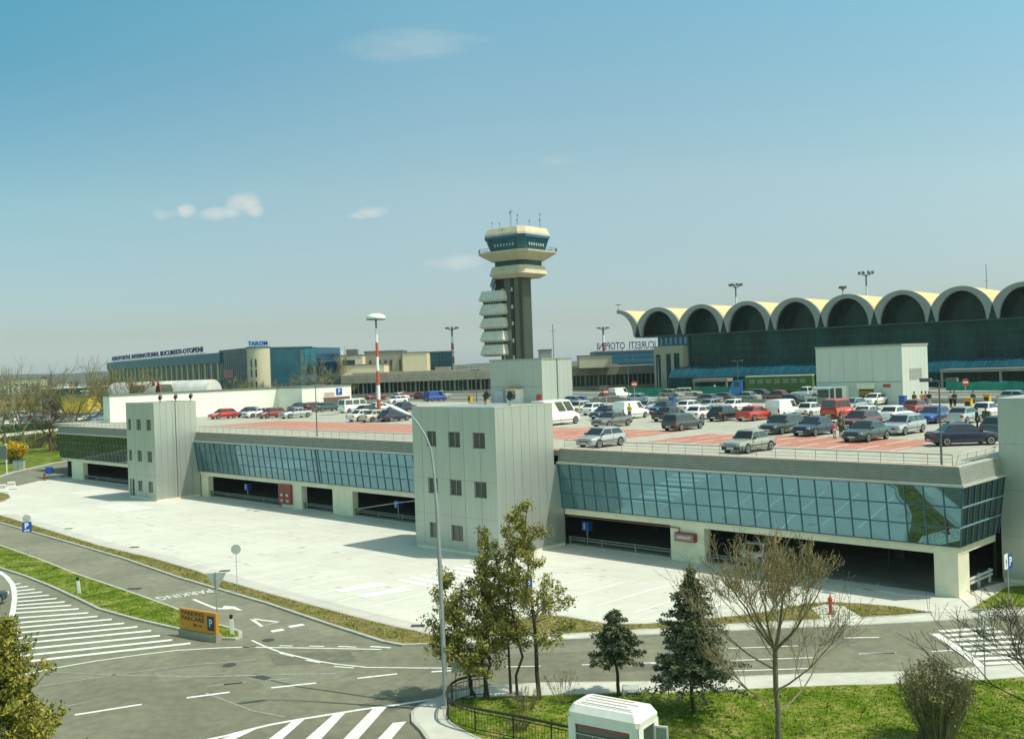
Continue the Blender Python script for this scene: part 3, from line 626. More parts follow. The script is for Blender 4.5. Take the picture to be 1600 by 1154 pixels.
# roof-top lamps on the left tower
for i,(px,py) in enumerate(((258,622),(281,619),(302,617))):
    p=toL(D(px,py,126+i*2.5)); l=thing('floodlight',['black floodlight on the left tower, nearest its roof corner','black floodlight on the left tower, middle one of three','black floodlight on the left tower, tilted, farthest from the corner'][i],'floodlight',Lw(-93.4,-4.6+i*2.0,11.8),TH,'floodlights on the left stair tower')
    b=MB(); b.tube([(0,0,.0),(0,0,.5)],.05,5).box(-.16,.16,-.16,.16,0,.08); b.build('post',m_black,l)
    b=MB(); b.box(-.3,.3,-.13,.13,-.2,.2,Matrix.Translation((.05,0,.66))@Matrix.Rotation(R(-35),4,'Y')); b.build('lamp_head',m_black,l)
# ------------------------------------------------------------ vehicles
m_tyre=mat('tyre_rubber',(.015,.015,.015),.8); m_rim=mat('wheel_rim',(.45,.46,.45),.35,metal=.7)
m_cglass=mat('car_glass',(.012,.02,.022),.06,spec=1.0); m_trim=mat('black_trim',(.02,.02,.02),.5)
m_head=mat('headlight_glass',(.62,.64,.60),.12,spec=1.0); m_tail=mat('taillight_red',(.40,.02,.015),.25); m_plate=mat('number_plate',(.62,.62,.58),.5)
def paint(name,col,rough=.3,metal=0.0): return mat(name,col,rough,metal=metal,coat=.8,var=.04,scale=1.5)
PT=dict(white=paint('white_paint',(.82,.82,.77)),cream=paint('cream_paint',(.60,.57,.44)),silver=paint('silver_paint',(.48,.50,.50),.35,.5),grey=paint('grey_paint',(.19,.19,.17),.35,.4),dgrey=paint('dark_grey_paint',(.075,.075,.065),.35,.4),
 black=paint('black_paint',(.012,.013,.014)),navy=paint('navy_paint',(.014,.022,.06)),blue=paint('blue_paint',(.035,.09,.33)),teal=paint('teal_grey_paint',(.05,.085,.09),.35,.4),dgreen=paint('dark_green_paint',(.03,.045,.035)),
 red=paint('bright_red_paint',(.52,.035,.015)),maroon=paint('maroon_paint',(.13,.02,.02)),beige=paint('beige_paint',(.34,.35,.29),.45,.2),skyb=paint('pale_blue_paint',(.30,.38,.42),.35,.3),dred=paint('dull_red_paint',(.30,.05,.04)),yellow=paint('yellow_paint',(.60,.36,.02)))
# type: L W belt roof wb rf rr rb (x of windscreen base, roof front, roof rear, rear glass base) hood trunk kind
CT=dict(sedan=(4.35,1.70,.90,1.40,.98,.32,-.95,-1.50,.86,.93,3),hatch=(3.95,1.68,.90,1.41,1.02,.35,-1.25,-1.72,.82,.90,2),oldsedan=(4.30,1.62,.88,1.42,.78,.38,-.92,-1.28,.84,.86,2),oldwagon=(4.35,1.62,.88,1.44,.78,.38,-1.85,-2.02,.84,.88,3),
 estate=(4.60,1.74,.92,1.46,1.05,.38,-1.75,-2.15,.86,.92,3),panelvan=(4.30,1.75,1.05,1.86,1.22,.72,-1.95,-2.08,.95,1.05,0),minibus=(4.85,1.85,1.12,1.98,1.75,1.15,-2.25,-2.38,1.05,1.12,3),tallvan=(5.40,1.95,1.25,2.50,2.05,1.20,-2.55,-2.66,1.15,1.25,3),jeep=(4.10,1.72,1.05,1.86,.85,.62,-1.90,-1.98,1.0,1.05,3),pickup=(4.70,1.70,.95,1.60,.95,.55,-.35,-.50,.90,.62,1))
def make_car(kind):
    L,W_,belt,roof,wb,rf,rr,rb,hood,trunk,nw=CT[kind]; h=W_/2
    root=thing('parked_car','proto','car')
    st=[(L/2,.34,hood-.26,.84),(L/2-.07,.24,hood-.13,.92),(L/2-.45,.20,hood-.05,.985),(wb+.12,.19,hood+.03,1.0),(wb-.3,.19,belt,1.0),((wb+rb)/2,.19,belt+.01,1.0),(rb+.3,.19,belt+.02,1.0),(rb-.05,.20,trunk,.985),(-L/2+.10,.26,trunk-.04,.95),(-L/2,.36,trunk-.18,.90)]
    def ring(x,zb,zt,k):
        w=h*k; zm=zb+(zt-zb)*.55; half=[(.0,zb),(w*.86,zb),(w*.97,zb+.10),(w,zm),(w*.965,zt-.10),(w*.90,zt-.02),(w*.55,zt+.012),(0,zt+.02)]
        return [Vector((x,y,z)) for y,z in half]+[Vector((x,-y,z)) for y,z in half[-2:0:-1]]
    b=MB(); b.loft([ring(*s) for s in st])
    if kind=='pickup': b.box(-L/2+.08,-.6,-h*.96,-h*.88,.6,.98).box(-L/2+.08,-.6,h*.88,h*.96,.6,.98).box(-L/2+.03,-L/2+.1,-h*.94,h*.94,.6,.98)
    # greenhouse
    lw=h*.925; tw=h*(.74 if nw and kind not in('minibus','tallvan','jeep') else .86)
    bz=belt-.02
    def gh(x,y,z): return Vector((x,y,z))
    rz=[(rf+.0,roof-.035),(rf-.25,roof-.005),((rf+rr)/2,roof),(rr+.2,roof-.01),(rr,roof-.04)]
    rings=[]
    xs_l=[wb,wb-.35,(wb+rb)/2,rb+.3,rb]
    for (xt,zt),xl in zip(rz,xs_l):
        rings.append([gh(xl,-lw,bz),gh(xt,-tw,zt-.05),gh(xt,-tw*.82,zt),gh(xt,0,zt+.02),gh(xt,tw*.82,zt),gh(xt,tw,zt-.05),gh(xl,lw,bz)])
    b.loft(rings)
    body=b.build('body',PT['white'],root,smooth=38); body['painted']=1
    # glass
    def lerp(a,c,t): return a+(c-a)*t
    def pane(bm,p00,p10,p11,p01,mu,mv,off):
        q=[]
        for u,v in ((mu,mv),(1-mu,mv),(1-mu,1-mv),(mu,1-mv)): q.append(lerp(lerp(p00,p10,u),lerp(p01,p11,u),v))
        n=(q[1]-q[0]).cross(q[3]-q[0]).normalized()
        bm.quad(*[p+n*off for p in q])
    o=.014
    b=MB(); pane(b,gh(wb,-lw,bz),gh(wb,lw,bz),gh(rf,tw,roof-.06),gh(rf,-tw,roof-.06),.05,.07,o); b.build('windscreen',m_cglass,root)
    if kind!='panelvan':
        b=MB(); pane(b,gh(rb,lw,bz),gh(rb,-lw,bz),gh(rr,-tw,roof-.06),gh(rr,tw,roof-.06),.08,.10,o); b.build('rear_window',m_cglass,root)
    for s in (-1,1):
        b=MB()
        def P_(x,v): # point on side plane at height fraction v
            return Vector((x,s*(lw+(tw-lw)*v),bz+(roof-.06-bz)*v))
        def xf(v): return wb+(rf-wb)*v
        def xr(v): return rb+(rr-rb)*v
        v0,v1=.10,.88; n=nw if nw else 1
        tot0=xf(v0)-xr(v0); 
        splits=[0,.36,.72,1] if n==3 else ([0,.47,1] if n==2 else [0,1])
        if kind=='panelvan': splits=[0,.27]
        if kind in('minibus','tallvan','jeep'): splits=[0,.30,.62,1]
        if kind=='tallvan': splits=[0,.27,.55]
        for i in range(len(splits)-1):
            a,c=splits[i]+(.035 if i==0 else .018),splits[i+1]-(.035 if i==len(splits)-2 else .018)
            if i==0 and n<=3: pass
            q=[]
            for fr_,v in ((a,v0),(c,v0),(c,v1),(a,v1)):
                F0,F1=xf(v),xr(v)
                if kind=='panelvan' or kind=='tallvan': x=xf(v)+(xr(v0)-xf(v0))*fr_
                else: x=F0+(F1-F0)*fr_ if (fr_<.2 or fr_>.8) else xf(.5)+(xr(.5)-xf(.5))*fr_
                q.append(P_(x,v)+Vector((0,s*o,0)))
            if s<0: q=q[::-1]
            b.quad(*q)
        b.build('side_window',m_cglass,root)
        b=MB(); b.box(wb-.22,wb-.08,s*(h*.95+(.0 if s>0 else -.16)),s*(h*.95)+(.16 if s>0 else 0),belt,belt+.12); b.build('door_mirror',m_trim,root)
        b=MB(); 
        for x in ((wb+rb)/2,(wb+.05)): b.box(x-.008,x+.008,s*h*1.0-.004,s*h*1.0+.004,.3,belt-.12)
        b.box(-L/2+.5,L/2-.7,s*h*1.0-.012,s*h*1.0+.012,.46,.51); b.build('side_trim',m_trim,root)
        # lights
        b=MB(); b.box(L/2-.10,L/2-.01,s*h*.80-.17,s*h*.80+.07,hood-.30,hood-.16); b.build('headlight',m_head,root)
        b=MB(); 
        if kind in('panelvan','minibus','tallvan','jeep','estate'): b.box(-L/2-.012,-L/2+.06,s*h*.84-.07,s*h*.84+.07,trunk-.42,trunk-.06)
        else: b.box(-L/2-.012,-L/2+.10,s*h*.78-.16,s*h*.78+.10,trunk-.33,trunk-.17)
        b.build('taillight',m_tail,root)
    for sx,nm in ((1,'front_bumper'),(-1,'rear_bumper')):
        b=MB(); x=sx*L/2; b.prism([(x+sx*.04,-h*.78),(x+sx*.04,h*.78),(x-sx*.22,h*.985),(x-sx*.22,-h*.985)],.26,.46); o_=b.build(nm,m_trim if kind.startswith('old') or kind in('jeep','panelvan') else PT['white'],root)
        if not(kind.startswith('old') or kind in('jeep','panelvan')): o_['painted']=1
        b=MB(); b.box(min(x+sx*.045,x+sx*.06),max(x+sx*.045,x+sx*.06),-.26,.26,.33,.44); b.build('number_plate',m_plate,root)
    b=MB(); b.box(L/2-.045,L/2+.006,-h*.5,h*.5,hood-.40,hood-.28); b.build('grille',m_trim,root)
    wr=.30 if kind not in('tallvan','jeep') else .35
    for x in (L/2-.78,-L/2+.80):
        for s in (-1,1):
            T=Matrix.Translation((x,s*(h-.10),wr))@Matrix.Rotation(-s*PI/2,4,'X')
            a=MB(); T2=Matrix.Translation((x,s*(h-.005),wr+.01))@Matrix.Rotation(-s*PI/2,4,'X'); a.lathe([(wr+.055,-.02),(wr+.055,.009),(.001,.0092)],18,T2); a.v=[(v[0],v[1],max(v[2],.2)) for v in a.v]; a.build('wheel_arch',m_trim,root)
            b=MB(); b.lathe([(wr*.9,-.09),(wr,-.07),(wr,.085),(wr*.93,.108),(wr*.66,.112)],18,T); wl=b.build('wheel',m_tyre,root,smooth=40)
            b=MB(); b.lathe([(wr*.67,.10),(wr*.64,.118),(wr*.2,.105),(.03,.116)],14,T); b.build('rim',m_rim,wl,smooth=40)
    return root
PROTO={}
USEDT=set()
def car(px,py,kind,col,head,label,z=7.81,name='parked_car',cat='car',group='cars parked on the garage roof',off=None,world=None,loc=None):
    p=loc if loc is not None else G(px,py,z)
    p=Vector((p[0],p[1],z))
    if kind not in PROTO: PROTO[kind]=make_car(kind); o=PROTO[kind]; repaint(o,PT[col])
    else: o=dup(PROTO[kind],None,PT[col]); o.name=name
    o.name=name; o.location=p
    ang={'F':TH-PI/2,'B':TH+PI/2}.get(head,None)
    o.rotation_euler=(0,0,ang if ang is not None else head)
    o.scale=(1.17,)*3; o['label']=label; o['category']=cat; o['group']=group; return o
def repaint(o,p):
    for c in [o]+list(o.children_recursive):
        if c.get('painted'): c.material_slots[0].link='OBJECT'; c.material_slots[0].material=p
V='van'
CARS=[ # x0,x1,bottom,kind,colour,heading,label
(897,983,706,'hatch','silver','F','silver hatchback alone on the strip behind the front railing'),
(1126,1215,714,'oldsedan','beige','F','old beige saloon parked close behind the front railing'),
(923,990,674,'sedan','grey','F','grey saloon on the red bays behind the silver hatchback'),
(1033,1103,679,'oldwagon','dgrey','B','dark grey estate seen from behind on the edge of the red bays'),
(838,899,671,'tallvan','white','B','tall white minibus half hidden behind the middle stair tower'),
(885,923,651,'oldsedan','cream','F','old cream saloon just right of the tall white minibus'),
(914,951,654,'hatch','white','B','white hatchback with dark bumper next to the cream saloon'),
(932,962,660,'hatch','navy','F','navy small car wedged beside the white panel van'),
(956,1016,661,'panelvan','white','B','white panel van with a person in yellow standing beside it'),
(992,1030,650,'hatch','silver','F','silver hatchback behind the bonnet of the white panel van'),
(1016,1060,653,'sedan','navy','F','navy saloon in the back row behind a dark blue saloon'),
(1024,1072,664,'sedan','black','B','black saloon with red tail lamps behind the dark grey estate'),
(1064,1094,650,'hatch','white','B','white hatchback with its tail towards us in the back row right of two dark saloons'),
(1082,1112,661,'hatch','white','B','white small car left of the black hatchback'),
(1094,1132,648,'sedan','silver','B','silver saloon seen over the white small car'),
(1105,1160,664,'hatch','black','B','black hatchback with red tail lamp left of the bright red saloon'),
(1128,1172,649,'sedan','white','B','white saloon behind the black hatchback'),
(1157,1202,663,'sedan','red','B','bright red saloon left of the white box van'),
(1197,1252,660,'panelvan','white','B','white box van with a grey rear between red saloon and dark estate'),
(1190,1256,684,'estate','dgreen','F','dark green estate with bright headlight in the front row'),
(1238,1308,687,'sedan','navy','F','dark navy saloon between the dark green estate and two people'),
(1245,1288,657,'oldsedan','white','B','white saloon right of the white box van'),
(1286,1336,660,'jeep','red','B','boxy bright red off-roader'),
(1318,1370,676,'estate','maroon','F','maroon estate mostly hidden behind a blue-green saloon'),
(1317,1391,696,'sedan','teal','F','blue-green saloon at the right end of the front row'),
(1380,1442,685,'estate','silver','F','silver estate right of the blue-green saloon'),
(1332,1382,664,'sedan','white','B','white saloon with its boot towards us right of the red off-roader'),
(1374,1424,665,'sedan','white','B','white saloon with dark tail lamps behind the silver estate'),
(1340,1393,640,'sedan','white','F','white saloon in front of the tall lift tower'),
(1318,1346,648,'hatch','skyb','F','pale blue hatchback behind the white saloons'),
(1417,1447,652,'sedan','dred','B','dull red saloon near the group of people by the lift tower'),
(1437,1481,667,'hatch','blue','F','bright blue hatchback beside the roof lamp post'),
(1480,1532,668,'sedan','silver','B','silver saloon with its boot towards us right of the lamp post'),
(1520,1562,659,'oldsedan','white','B','white saloon partly behind the right stair tower'),
(1455,1556,704,'sedan','navy',-.02,'dark blue saloon seen side-on by the right-hand railing'),
(1538,1590,688,'hatch','teal','B','dark hatchback cut off by the right stair tower'),
(312,342,653,'hatch','white','F','white hatchback just right of the left stair tower'),
(332,378,650,'sedan','dgrey','F','dark saloon behind the bright red hatchback'),
(322,376,661,'hatch','red','F','bright red hatchback nearest the left stair tower'),
(375,404,657,'hatch','dgreen','F','dark green hatchback right of the bright red one'),
(387,421,658,'sedan','white','F','white and blue saloon between a green and a red hatchback'),
(402,440,643,'jeep','maroon','F','dark maroon off-roader by the white wall'),
(372,404,642,'sedan','teal','F','teal saloon by the white wall, left of the maroon off-roader'),
(408,442,659,'hatch','dred','F','dull red hatchback left of the silver saloon'),
(434,490,660,'sedan','silver','F','silver saloon at the end of the left front row'),
(457,487,649,'sedan','navy','B','navy saloon behind the silver one, left of the thin lamp post'),
(478,506,648,'hatch','maroon','B','maroon hatchback behind the thin lamp post'),
(492,530,649,'sedan','teal','B','grey-blue saloon left of the white minibus'),
(529,580,651,'minibus','white','B','white minibus with dark side windows near the white building'),
(562,592,655,'hatch','dgreen','B','dark green hatchback right of the white minibus'),
(578,610,650,'sedan','white','B','white saloon behind the navy hatchback'),
(549,590,664,'sedan','white','B','white saloon, first of the three in front of the minibus'),
(568,612,665,'sedan','cream','B','cream saloon squeezed between a white and a navy car'),
(590,644,665,'hatch','navy','B','navy hatchback just left of the middle stair tower'),
(610,646,650,'sedan','navy','F','navy saloon behind the street lamp head'),
(600,640,637,'hatch','white','F','white hatchback in the third row left of the middle stair tower'),
(655,706,634,'panelvan','blue','B','blue van seen over the roof of the middle stair tower'),
(172,196,662,'hatch','white','F','white car on the deck left of the left stair tower'),
(574,600,630,'sedan','dred','F','dull red saloon at the foot of the striped mast'),
(612,650,629,'sedan','dred','B','dull red saloon in the far row near the blue van'),
]
for x0,x1,by,kd,colr,hd,lab in CARS:
    cx=(x0+x1)/2; 
    vn=kd in('panelvan','minibus','tallvan')
    car(cx,by-5-(x1-x0)*.045,kd,colr,hd,lab,name='parked_van' if vn else 'parked_car',cat='van' if vn else 'car')
# one more inside the garage, visible through the opening
car(1160,877,'hatch','white','B','white hatchback parked inside the garage behind the guard rail',z=.03,group='cars inside the garage',loc=Lw(-14.9,3.0))
car(0,0,'hatch','dgrey','F','dark car parked inside the garage left of the left stair tower',z=.03,group='cars inside the garage',loc=Lw(-110,4.5))
car(0,0,'minibus','skyb','F','pale van parked inside the garage left of the left stair tower',z=.03,group='cars inside the garage',loc=Lw(-114,8),name='parked_van',cat='van')
# ------------------------------------------------------------ white wall building on the deck's left back
m_bluegl=mat('blue_glass',(.012,.075,.105),.2,spec=.28,var=.35,scale=.25)
m_bluef=mat('blue_fascia',(.035,.15,.24),.45,var=.1,scale=.5)
m_conc=mat('old_concrete',(.27,.26,.21),.85,var=.2,scale=.6,var2=.12,scale2=3)
m_creamt=mat('tower_cream',(.56,.50,.36),.8,var=.12,scale=.5)
m_dkgreen=mat('dark_green_cladding',(.038,.055,.03),.6,var=.2,scale=.3)
m_yel=mat('ochre_vault',(.70,.50,.24),.8,var=.08,scale=.4)
m_ring=mat('arch_concrete',(.30,.31,.285),.8,var=.06,scale=.5)
m_beige=mat('beige_wall',(.30,.28,.21),.8,var=.08,scale=.5); m_creamb=mat('cream_block',(.66,.58,.40),.8,var=.06,scale=.5)
m_roofgrey=mat('roof_felt',(.16,.16,.15),.9,var=.15,scale=1)
WW=thing('white_building','long low white building with flat roof along the left back edge of the car deck','building',Lw(-140,9.4,7.8),TH)
def lw(x,y): return (x+140,y-9.4)
b=MB(); pl=[lw(-140,9.4),lw(-140,41),lw(-132,41),lw(-132,51.8),lw(-142.5,51.8),lw(-142.5,9.4)]
b.prism(pl,0,4.25); o=b.build('wall',m_white,WW); tri(o)
b=MB(); b.prism(inset(pl,-.12),4.25,4.5); o=b.build('roof',mat('dark_roof_edge',(.13,.16,.14),.7),WW); tri(o)
b=MB(); b.box(8.01,8.03,36.2,42.0,.0,2.2); b.build('doorway',mat('dim_shopfront',(.10,.10,.075),.5),WW)
b=MB(); b.box(8.03,8.06,36.0,42.1,2.2,2.34); b.build('lintel',m_red,WW)
b=MB(); b.box(8.04,8.10,39.0,40.3,2.7,3.9); o=b.build('sign',m_blue,WW)
textmesh('letter','P',1.05,m_wsign,o,(8.11,39.65,3.3),(PI/2,0,PI/2),.005)
b=MB(); b.box(8.03,8.06,36.4,38.6,2.55,3.2); b.build('sign',mat('faded_logo',(.45,.36,.30),.6),WW)
# deck extension where it stands
# ------------------------------------------------------------ forecourt beyond the deck
fc=[Lw(-190,76.06).xy,Lw(120,76.06).xy,Lw(120,330).xy,Lw(-190,330).xy]
b=MB(); b.prism(fc,0,7.68); o=b.build('forecourt',mat('forecourt_asphalt',(.16,.16,.13),.9,var=.15,scale=.3)); tag(o,kind='structure')
b=MB(); 
for y0,y1 in ((90,91.2),(112,113.5)): b.prism([Lw(-188,y0).xy,Lw(110,y0).xy,Lw(110,y1).xy,Lw(-188,y1).xy],7.69,7.95)
tag(b.build('forecourt_kerb',m_kerbw),kind='structure')
# low concrete barrier and rail at the back of the deck
bar=thing('concrete_barrier','low pale concrete barrier with a steel rail along the back edge of the car deck','barrier',Lw(-103,75.2,7.8),TH)
b=MB()
for a,c in ((0,53),(66.5,80)): b.box(a-0,c,.0,.25,0,.55)
b.build('base',m_conc,bar)
b=MB()
for i in range(0,56): x=-10+i*2.6; b.tube([(x,.12,0),(x,.12,1.0)],.03,4)
b.tube([(-10,.12,1.0),(140,.12,1.0)],.03,4); b.tube([(-10,.12,.6),(140,.12,.6)],.02,4); b.build('rail',m_metal,bar)
# ------------------------------------------------------------ terminal with arches
T0=D(996,524.6,250); T1=D(1551,497,200); ev=Vector((T1.x-T0.x,T1.y-T0.y,0)); pit=ev.length/7; TA=math.atan2(ev.y,ev.x)
TE=thing('terminal_building','airport terminal with a row of scalloped concrete arches over a dark green glass front','terminal',(T0.x,T0.y,7.7),TA)
NB,N1,zb=-1,10,13.0-.0
def arcpts(w,zbase,ztop,zval,n=14):
    # circular arc through (-w,zval),(0,ztop),(w,zval)
    hgt=ztop-zval; r=(w*w+hgt*hgt)/(2*hgt); a=math.asin(min(1,w/r)) if hgt<=w else PI-math.asin(w/r)
    return [(r*math.sin(-a+2*a*i/n),ztop-r+r*math.cos(-a+2*a*i/n)) for i in range(n+1)]
ov=pit/2
outer=arcpts(ov,0,19.8,16.0,14); inner=[(4.6*math.sin(t),13.0+ (18.9-13.0)*math.cos(t)) for t in [(-PI/2)+PI*i/14 for i in range(15)]]
def arch(k,lo=0,hi=14):
    cx=(k+.5)*pit
    b=MB()
    O_=outer[lo:hi+1]; I_=inner[lo:hi+1]
    if lo==0: O_=[(-4.95,13.0)]+O_; I_=[I_[0]]+I_
    if hi==14: O_=O_+[(4.95,13.0)]; I_=I_+[I_[-1]]
    n=len(O_)
    rings=[[Vector((cx+O_[i][0],0,O_[i][1])),Vector((cx+O_[i][0],.9,O_[i][1])),Vector((cx+I_[i][0],.9,I_[i][1])),Vector((cx+I_[i][0],0,I_[i][1]))] for i in range(n)]
    b.loft(rings); b.build('arch',m_ring,TE)
    v=MB(); P0=outer[lo:hi+1]
    for i in range(len(P0)-1):
        a,c=P0[i],P0[i+1]; v.quad((cx+a[0],.9,a[1]-.06),(cx+a[0],34,a[1]-.06),(cx+c[0],34,c[1]-.06),(cx+c[0],.9,c[1]-.06))
        a,c=I_[min(i,len(I_)-1)],I_[min(i+1,len(I_)-1)]
    v.build('vault',m_yel,TE)
    u=MB(); Q=[(x*1.03,13+(z-13)*1.03) for x,z in inner[lo:hi+1]]
    for i in range(len(Q)-1): a,c=Q[i],Q[i+1]; u.quad((cx+a[0],.9,a[1]),(cx+c[0],.9,c[1]),(cx+c[0],5.4,c[1]),(cx+a[0],5.4,a[1]))
    if len(Q)>8: u.add([(cx+p[0],5.4,p[1]) for p in Q],[tuple(range(len(Q)))])
    u.build('arch_glazing',m_glassd,TE)
arch(-1,7,14)
for k in range(0,N1): arch(k)
for k in range(0,N1): b=MB(); b.prism([(k*pit-.62,.35),(k*pit+.62,.35),(k*pit+.62,1.0),(k*pit-.62,1.0)],13.0,15.9); b.build('arch_infill',m_glassd,TE)
L_=N1*pit
b=MB(); b.box(-.6,L_,-.1,6,12.7,12.999); b.build('canopy_slab',mat('dark_slab',(.03,.06,.07),.5),TE)
xg=13.6
b=MB()
nn=int((L_-xg)/1.9)
for i in range(nn):
    a=xg+(L_-xg)*i/nn; c=xg+(L_-xg)*(i+1)/nn
    for j in range(4): z0=5.4+(12.7-5.4)*j/4; z1=5.4+(12.7-5.4)*(j+1)/4; jj=rnd.uniform(-.012,.012); b.quad((a,1.2+jj,z0),(c,1.2-jj,z0),(c,1.2-jj,z1),(a,1.2+jj,z1))
gl=b.build('glass_front',m_glassd,TE)
b=MB()
for i in range(nn+1): a=xg+(L_-xg)*i/nn; b.box(a-.04,a+.04,1.08,1.19,5.4,12.7)
for j in range(1,4): z0=5.4+(12.7-5.4)*j/4; b.box(xg,L_,1.10,1.17,z0-.04,z0+.04)
b.build('mullion_grid',mat('dark_teal_mullion',(.02,.07,.08),.5),gl)
# curved skirt roof and lower glass
prof=[(1.1,5.5),(-1.5,5.3),(-3.6,4.7),(-5.2,3.8),(-5.9,2.9)]
b=MB()
for i in range(len(prof)-1): a,c=prof[i],prof[i+1]; b.quad((xg-2,a[0],a[1]),(xg-2,c[0],c[1]),(L_,c[0],c[1]),(L_,a[0],a[1]))
sk=b.build('skirt_roof',m_bluegl,TE)
b=MB()
for i in range(nn+1):
    a=xg-2+(L_-xg+2)*i/nn
    for p,q in zip(prof,prof[1:]): b.loft([[Vector((a-.04,p[0],p[1]+.01)),Vector((a+.04,p[0],p[1]+.01)),Vector((a+.04,p[0],p[1]+.06)),Vector((a-.04,p[0],p[1]+.06))],[Vector((a-.04,q[0],q[1]+.01)),Vector((a+.04,q[0],q[1]+.01)),Vector((a+.04,q[0],q[1]+.06)),Vector((a-.04,q[0],q[1]+.06))]])
b.build('roof_bars',m_frame,sk)
b=MB(); b.quad((xg-2,-5.9,0),(L_,-5.9,0),(L_,-5.9,2.9),(xg-2,-5.9,2.9)); b.quad((xg-2,-5.9,0),(xg-2,-5.9,2.9),(xg-2,1.1,5.5),(xg-2,1.1,0)); lg=b.build('lower_glass',m_glassd,TE)
b=MB()
for i in range(nn//2+1): a=xg-2+(L_-xg+2)*i/(nn//2); b.box(a-.05,a+.05,-6,-5.91,0,2.9)
b.box(xg-2,L_,-6.0,-5.92,2.85,3.05); b.build('mullion_grid',m_frame,lg)
b=MB(); b.box(5.3,13.6,.6,6,10.4,12.69); ub=b.build('upper_windows',m_bluegl,TE)
for i in range(6): b=MB(); b.box(6.0+i*1.3,6.6+i*1.3,.54,.599,10.7,12.4); b.build('window',mat('pale_blue_pane',(.10,.22,.36),.3),ub)
b=MB(); b.box(5.1,13.0,-1.2,6.5,0,10.38); b.build('pier',mat('pier_cream',(.33,.31,.24),.8,var=.06),TE)
for a,c,z in ((5.7,6.9,8.4),(8.5,9.7,8.5),(10.6,12.0,8.6)): b=MB(); b.box(a,c,-1.26,-1.201,.4 if a<10 else 2.4,z); b.build('window',m_glassd,TE)
b=MB(); b.box(19.5,28,-9,-6.05,1.9,2.6).box(19.6,19.9,-8.9,-8.6,0,1.9).box(27.6,27.9,-8.9,-8.6,0,1.9); b.build('entrance_canopy',m_conc,TE)
b=MB(); b.box(73.5,95,-11,-6.05,2.9,3.5).box(73.6,74.0,-10.9,-10.5,0,2.9).box(84,84.4,-10.9,-10.5,0,2.9); b.build('entrance_canopy',m_conc,TE)
b=MB(); b.box(L_-.5,L_,1.2,34,0,14); b.build('end_wall',m_ring,TE)
b=MB(); b.box(24,L_,33.8,34,0,15.5); b.build('rear_wall',m_ring,TE)
# ------------------------------------------------------------ long low arrivals building
def bx(name,label,cat,x0,x1,ytop,Y,zb0,depth,m,ang=0.0,group=None):
    a=D(x0,ytop,Y); c=D(x1,ytop,Y); w_=c.x-a.x; zt=D((x0+x1)/2,ytop,Y).z
    o=thing(name,label,cat,(a.x,Y,zb0),ang,group); return o,w_,zt-zb0
AB,w_,h_=bx('arrivals_building','long low concrete building with deep fascia over a dark ribbed window band','building',500,1040,577,270,7.7,25,m_conc)
z0,z1=3.7,5.9
b=MB(); b.box(0,w_,-1.5,25,z0,z1); b.build('fascia',m_conc,AB)
b=MB(); b.box(.5,w_-.5,.5,24,0,z0-.002); b.build('window_band',m_glassd,AB)
b=MB()
for i in range(int(w_/1.15)): x=.6+i*1.15; b.box(x,x+.22 if i%3 else x+.5,.1,.49,.8,z0-.003)
b.build('ribs',m_conc,AB)
b=MB(); b.box(0,w_,-1.8,.3,0,.9); b.build('plinth',m_conc,AB)
b=MB(); b.box(8,w_-12,3,22,z1,z1+.5).box(30,34,5,9,z1+.5,z1+1.4); b.build('roof_edge',m_beige,AB)
def block(label,x0,x1,ytop,Y,m,depth=12,zb0=7.7,wins=None,roof=None,glass=m_winw,cat='building',name='building',grp=None,side=None):
    o,w_,h_=bx(name,label,cat,x0,x1,ytop,Y,zb0,depth,m,0,grp)
    b=MB(); b.box(0,w_,0,depth,0,h_); b.build('wall',m,o)
    b=MB(); b.box(-.15,w_+.15,-.15,depth+.15,h_,h_+.25); b.build('roof',roof or m_roofgrey,o)
    if wins:
        for (a,c,z,t_) in wins: b=MB(); b.box(w_*a,w_*c,-.05,-.003,h_*z,h_*t_); b.build('window',glass,o)
    return o,w_,h_
block('beige service block with a row of small dark windows behind the striped mast',569,629,549,290,m_beige,wins=[(.12,.18,.55,.8),(.3,.34,.55,.8),(.38,.42,.55,.8),(.52,.58,.55,.8),(.66,.72,.55,.8),(.9,.95,.55,.8)])
block('sunlit right part of the beige service block, its light painted as cream',628.5,667,551,289,m_creamb)  # lit part of the beige block, its sunlight put into the cream colour
o,w_,h_=block('low cream annex with roof machinery at the right of the blue glass building',497,600,571,279,m_creamb)
o,w_,h_=block('cream and grey plant room with rooftop tanks',508,566,556,284,m_creamb,wins=[(.1,.28,.3,.8),(.45,.8,.2,.9)])
for nm,a,c,z,t_,m in (('tank',.55,.85,h_,h_+1.8,m_roofgrey),('duct',.1,.25,h_,h_+1,m_metal),('duct',.3,.42,h_,h_+1.4,m_wsign)):
    b=MB(); b.box(w_*a,w_*c,1,4,z+.25,t_); b.build(nm,m,o)
BG,w_,h_=block('blue glass block behind the sunlit part of the service block and the thin striped mast',654,706,550,300,m_bluegl,glass=m_bluegl)
b=MB()
for i in range(9): b.box(w_*i/9-.05,w_*i/9+.05,-.08,-.002,0,h_)
for j in range(4): b.box(0,w_,-.07,-.003,h_*(j+1)/5-.05,h_*(j+1)/5+.05)
b.build('mullion_grid',m_frame,BG)
block('square concrete penthouse on the roof between the control tower and the terminal',843,862,547,262,m_ring,zb0=12)
FU,w_,h_=block('flying-saucer shaped concrete pavilion roof left of the blue mirrored-letter building',905,956,556,262,m_creamt,zb0=13.4,depth=10)
BL,w_,h_=block('bright blue low glass building carrying reversed roof letters',930,1030,549,300,m_bluef,depth=20)
b=MB()
for j in range(5): b.box(0,w_,-.06,-.002,h_*(j+1)/6-.04,h_*(j+1)/6+.04)
b.build('mullion_grid',m_frame,BL)
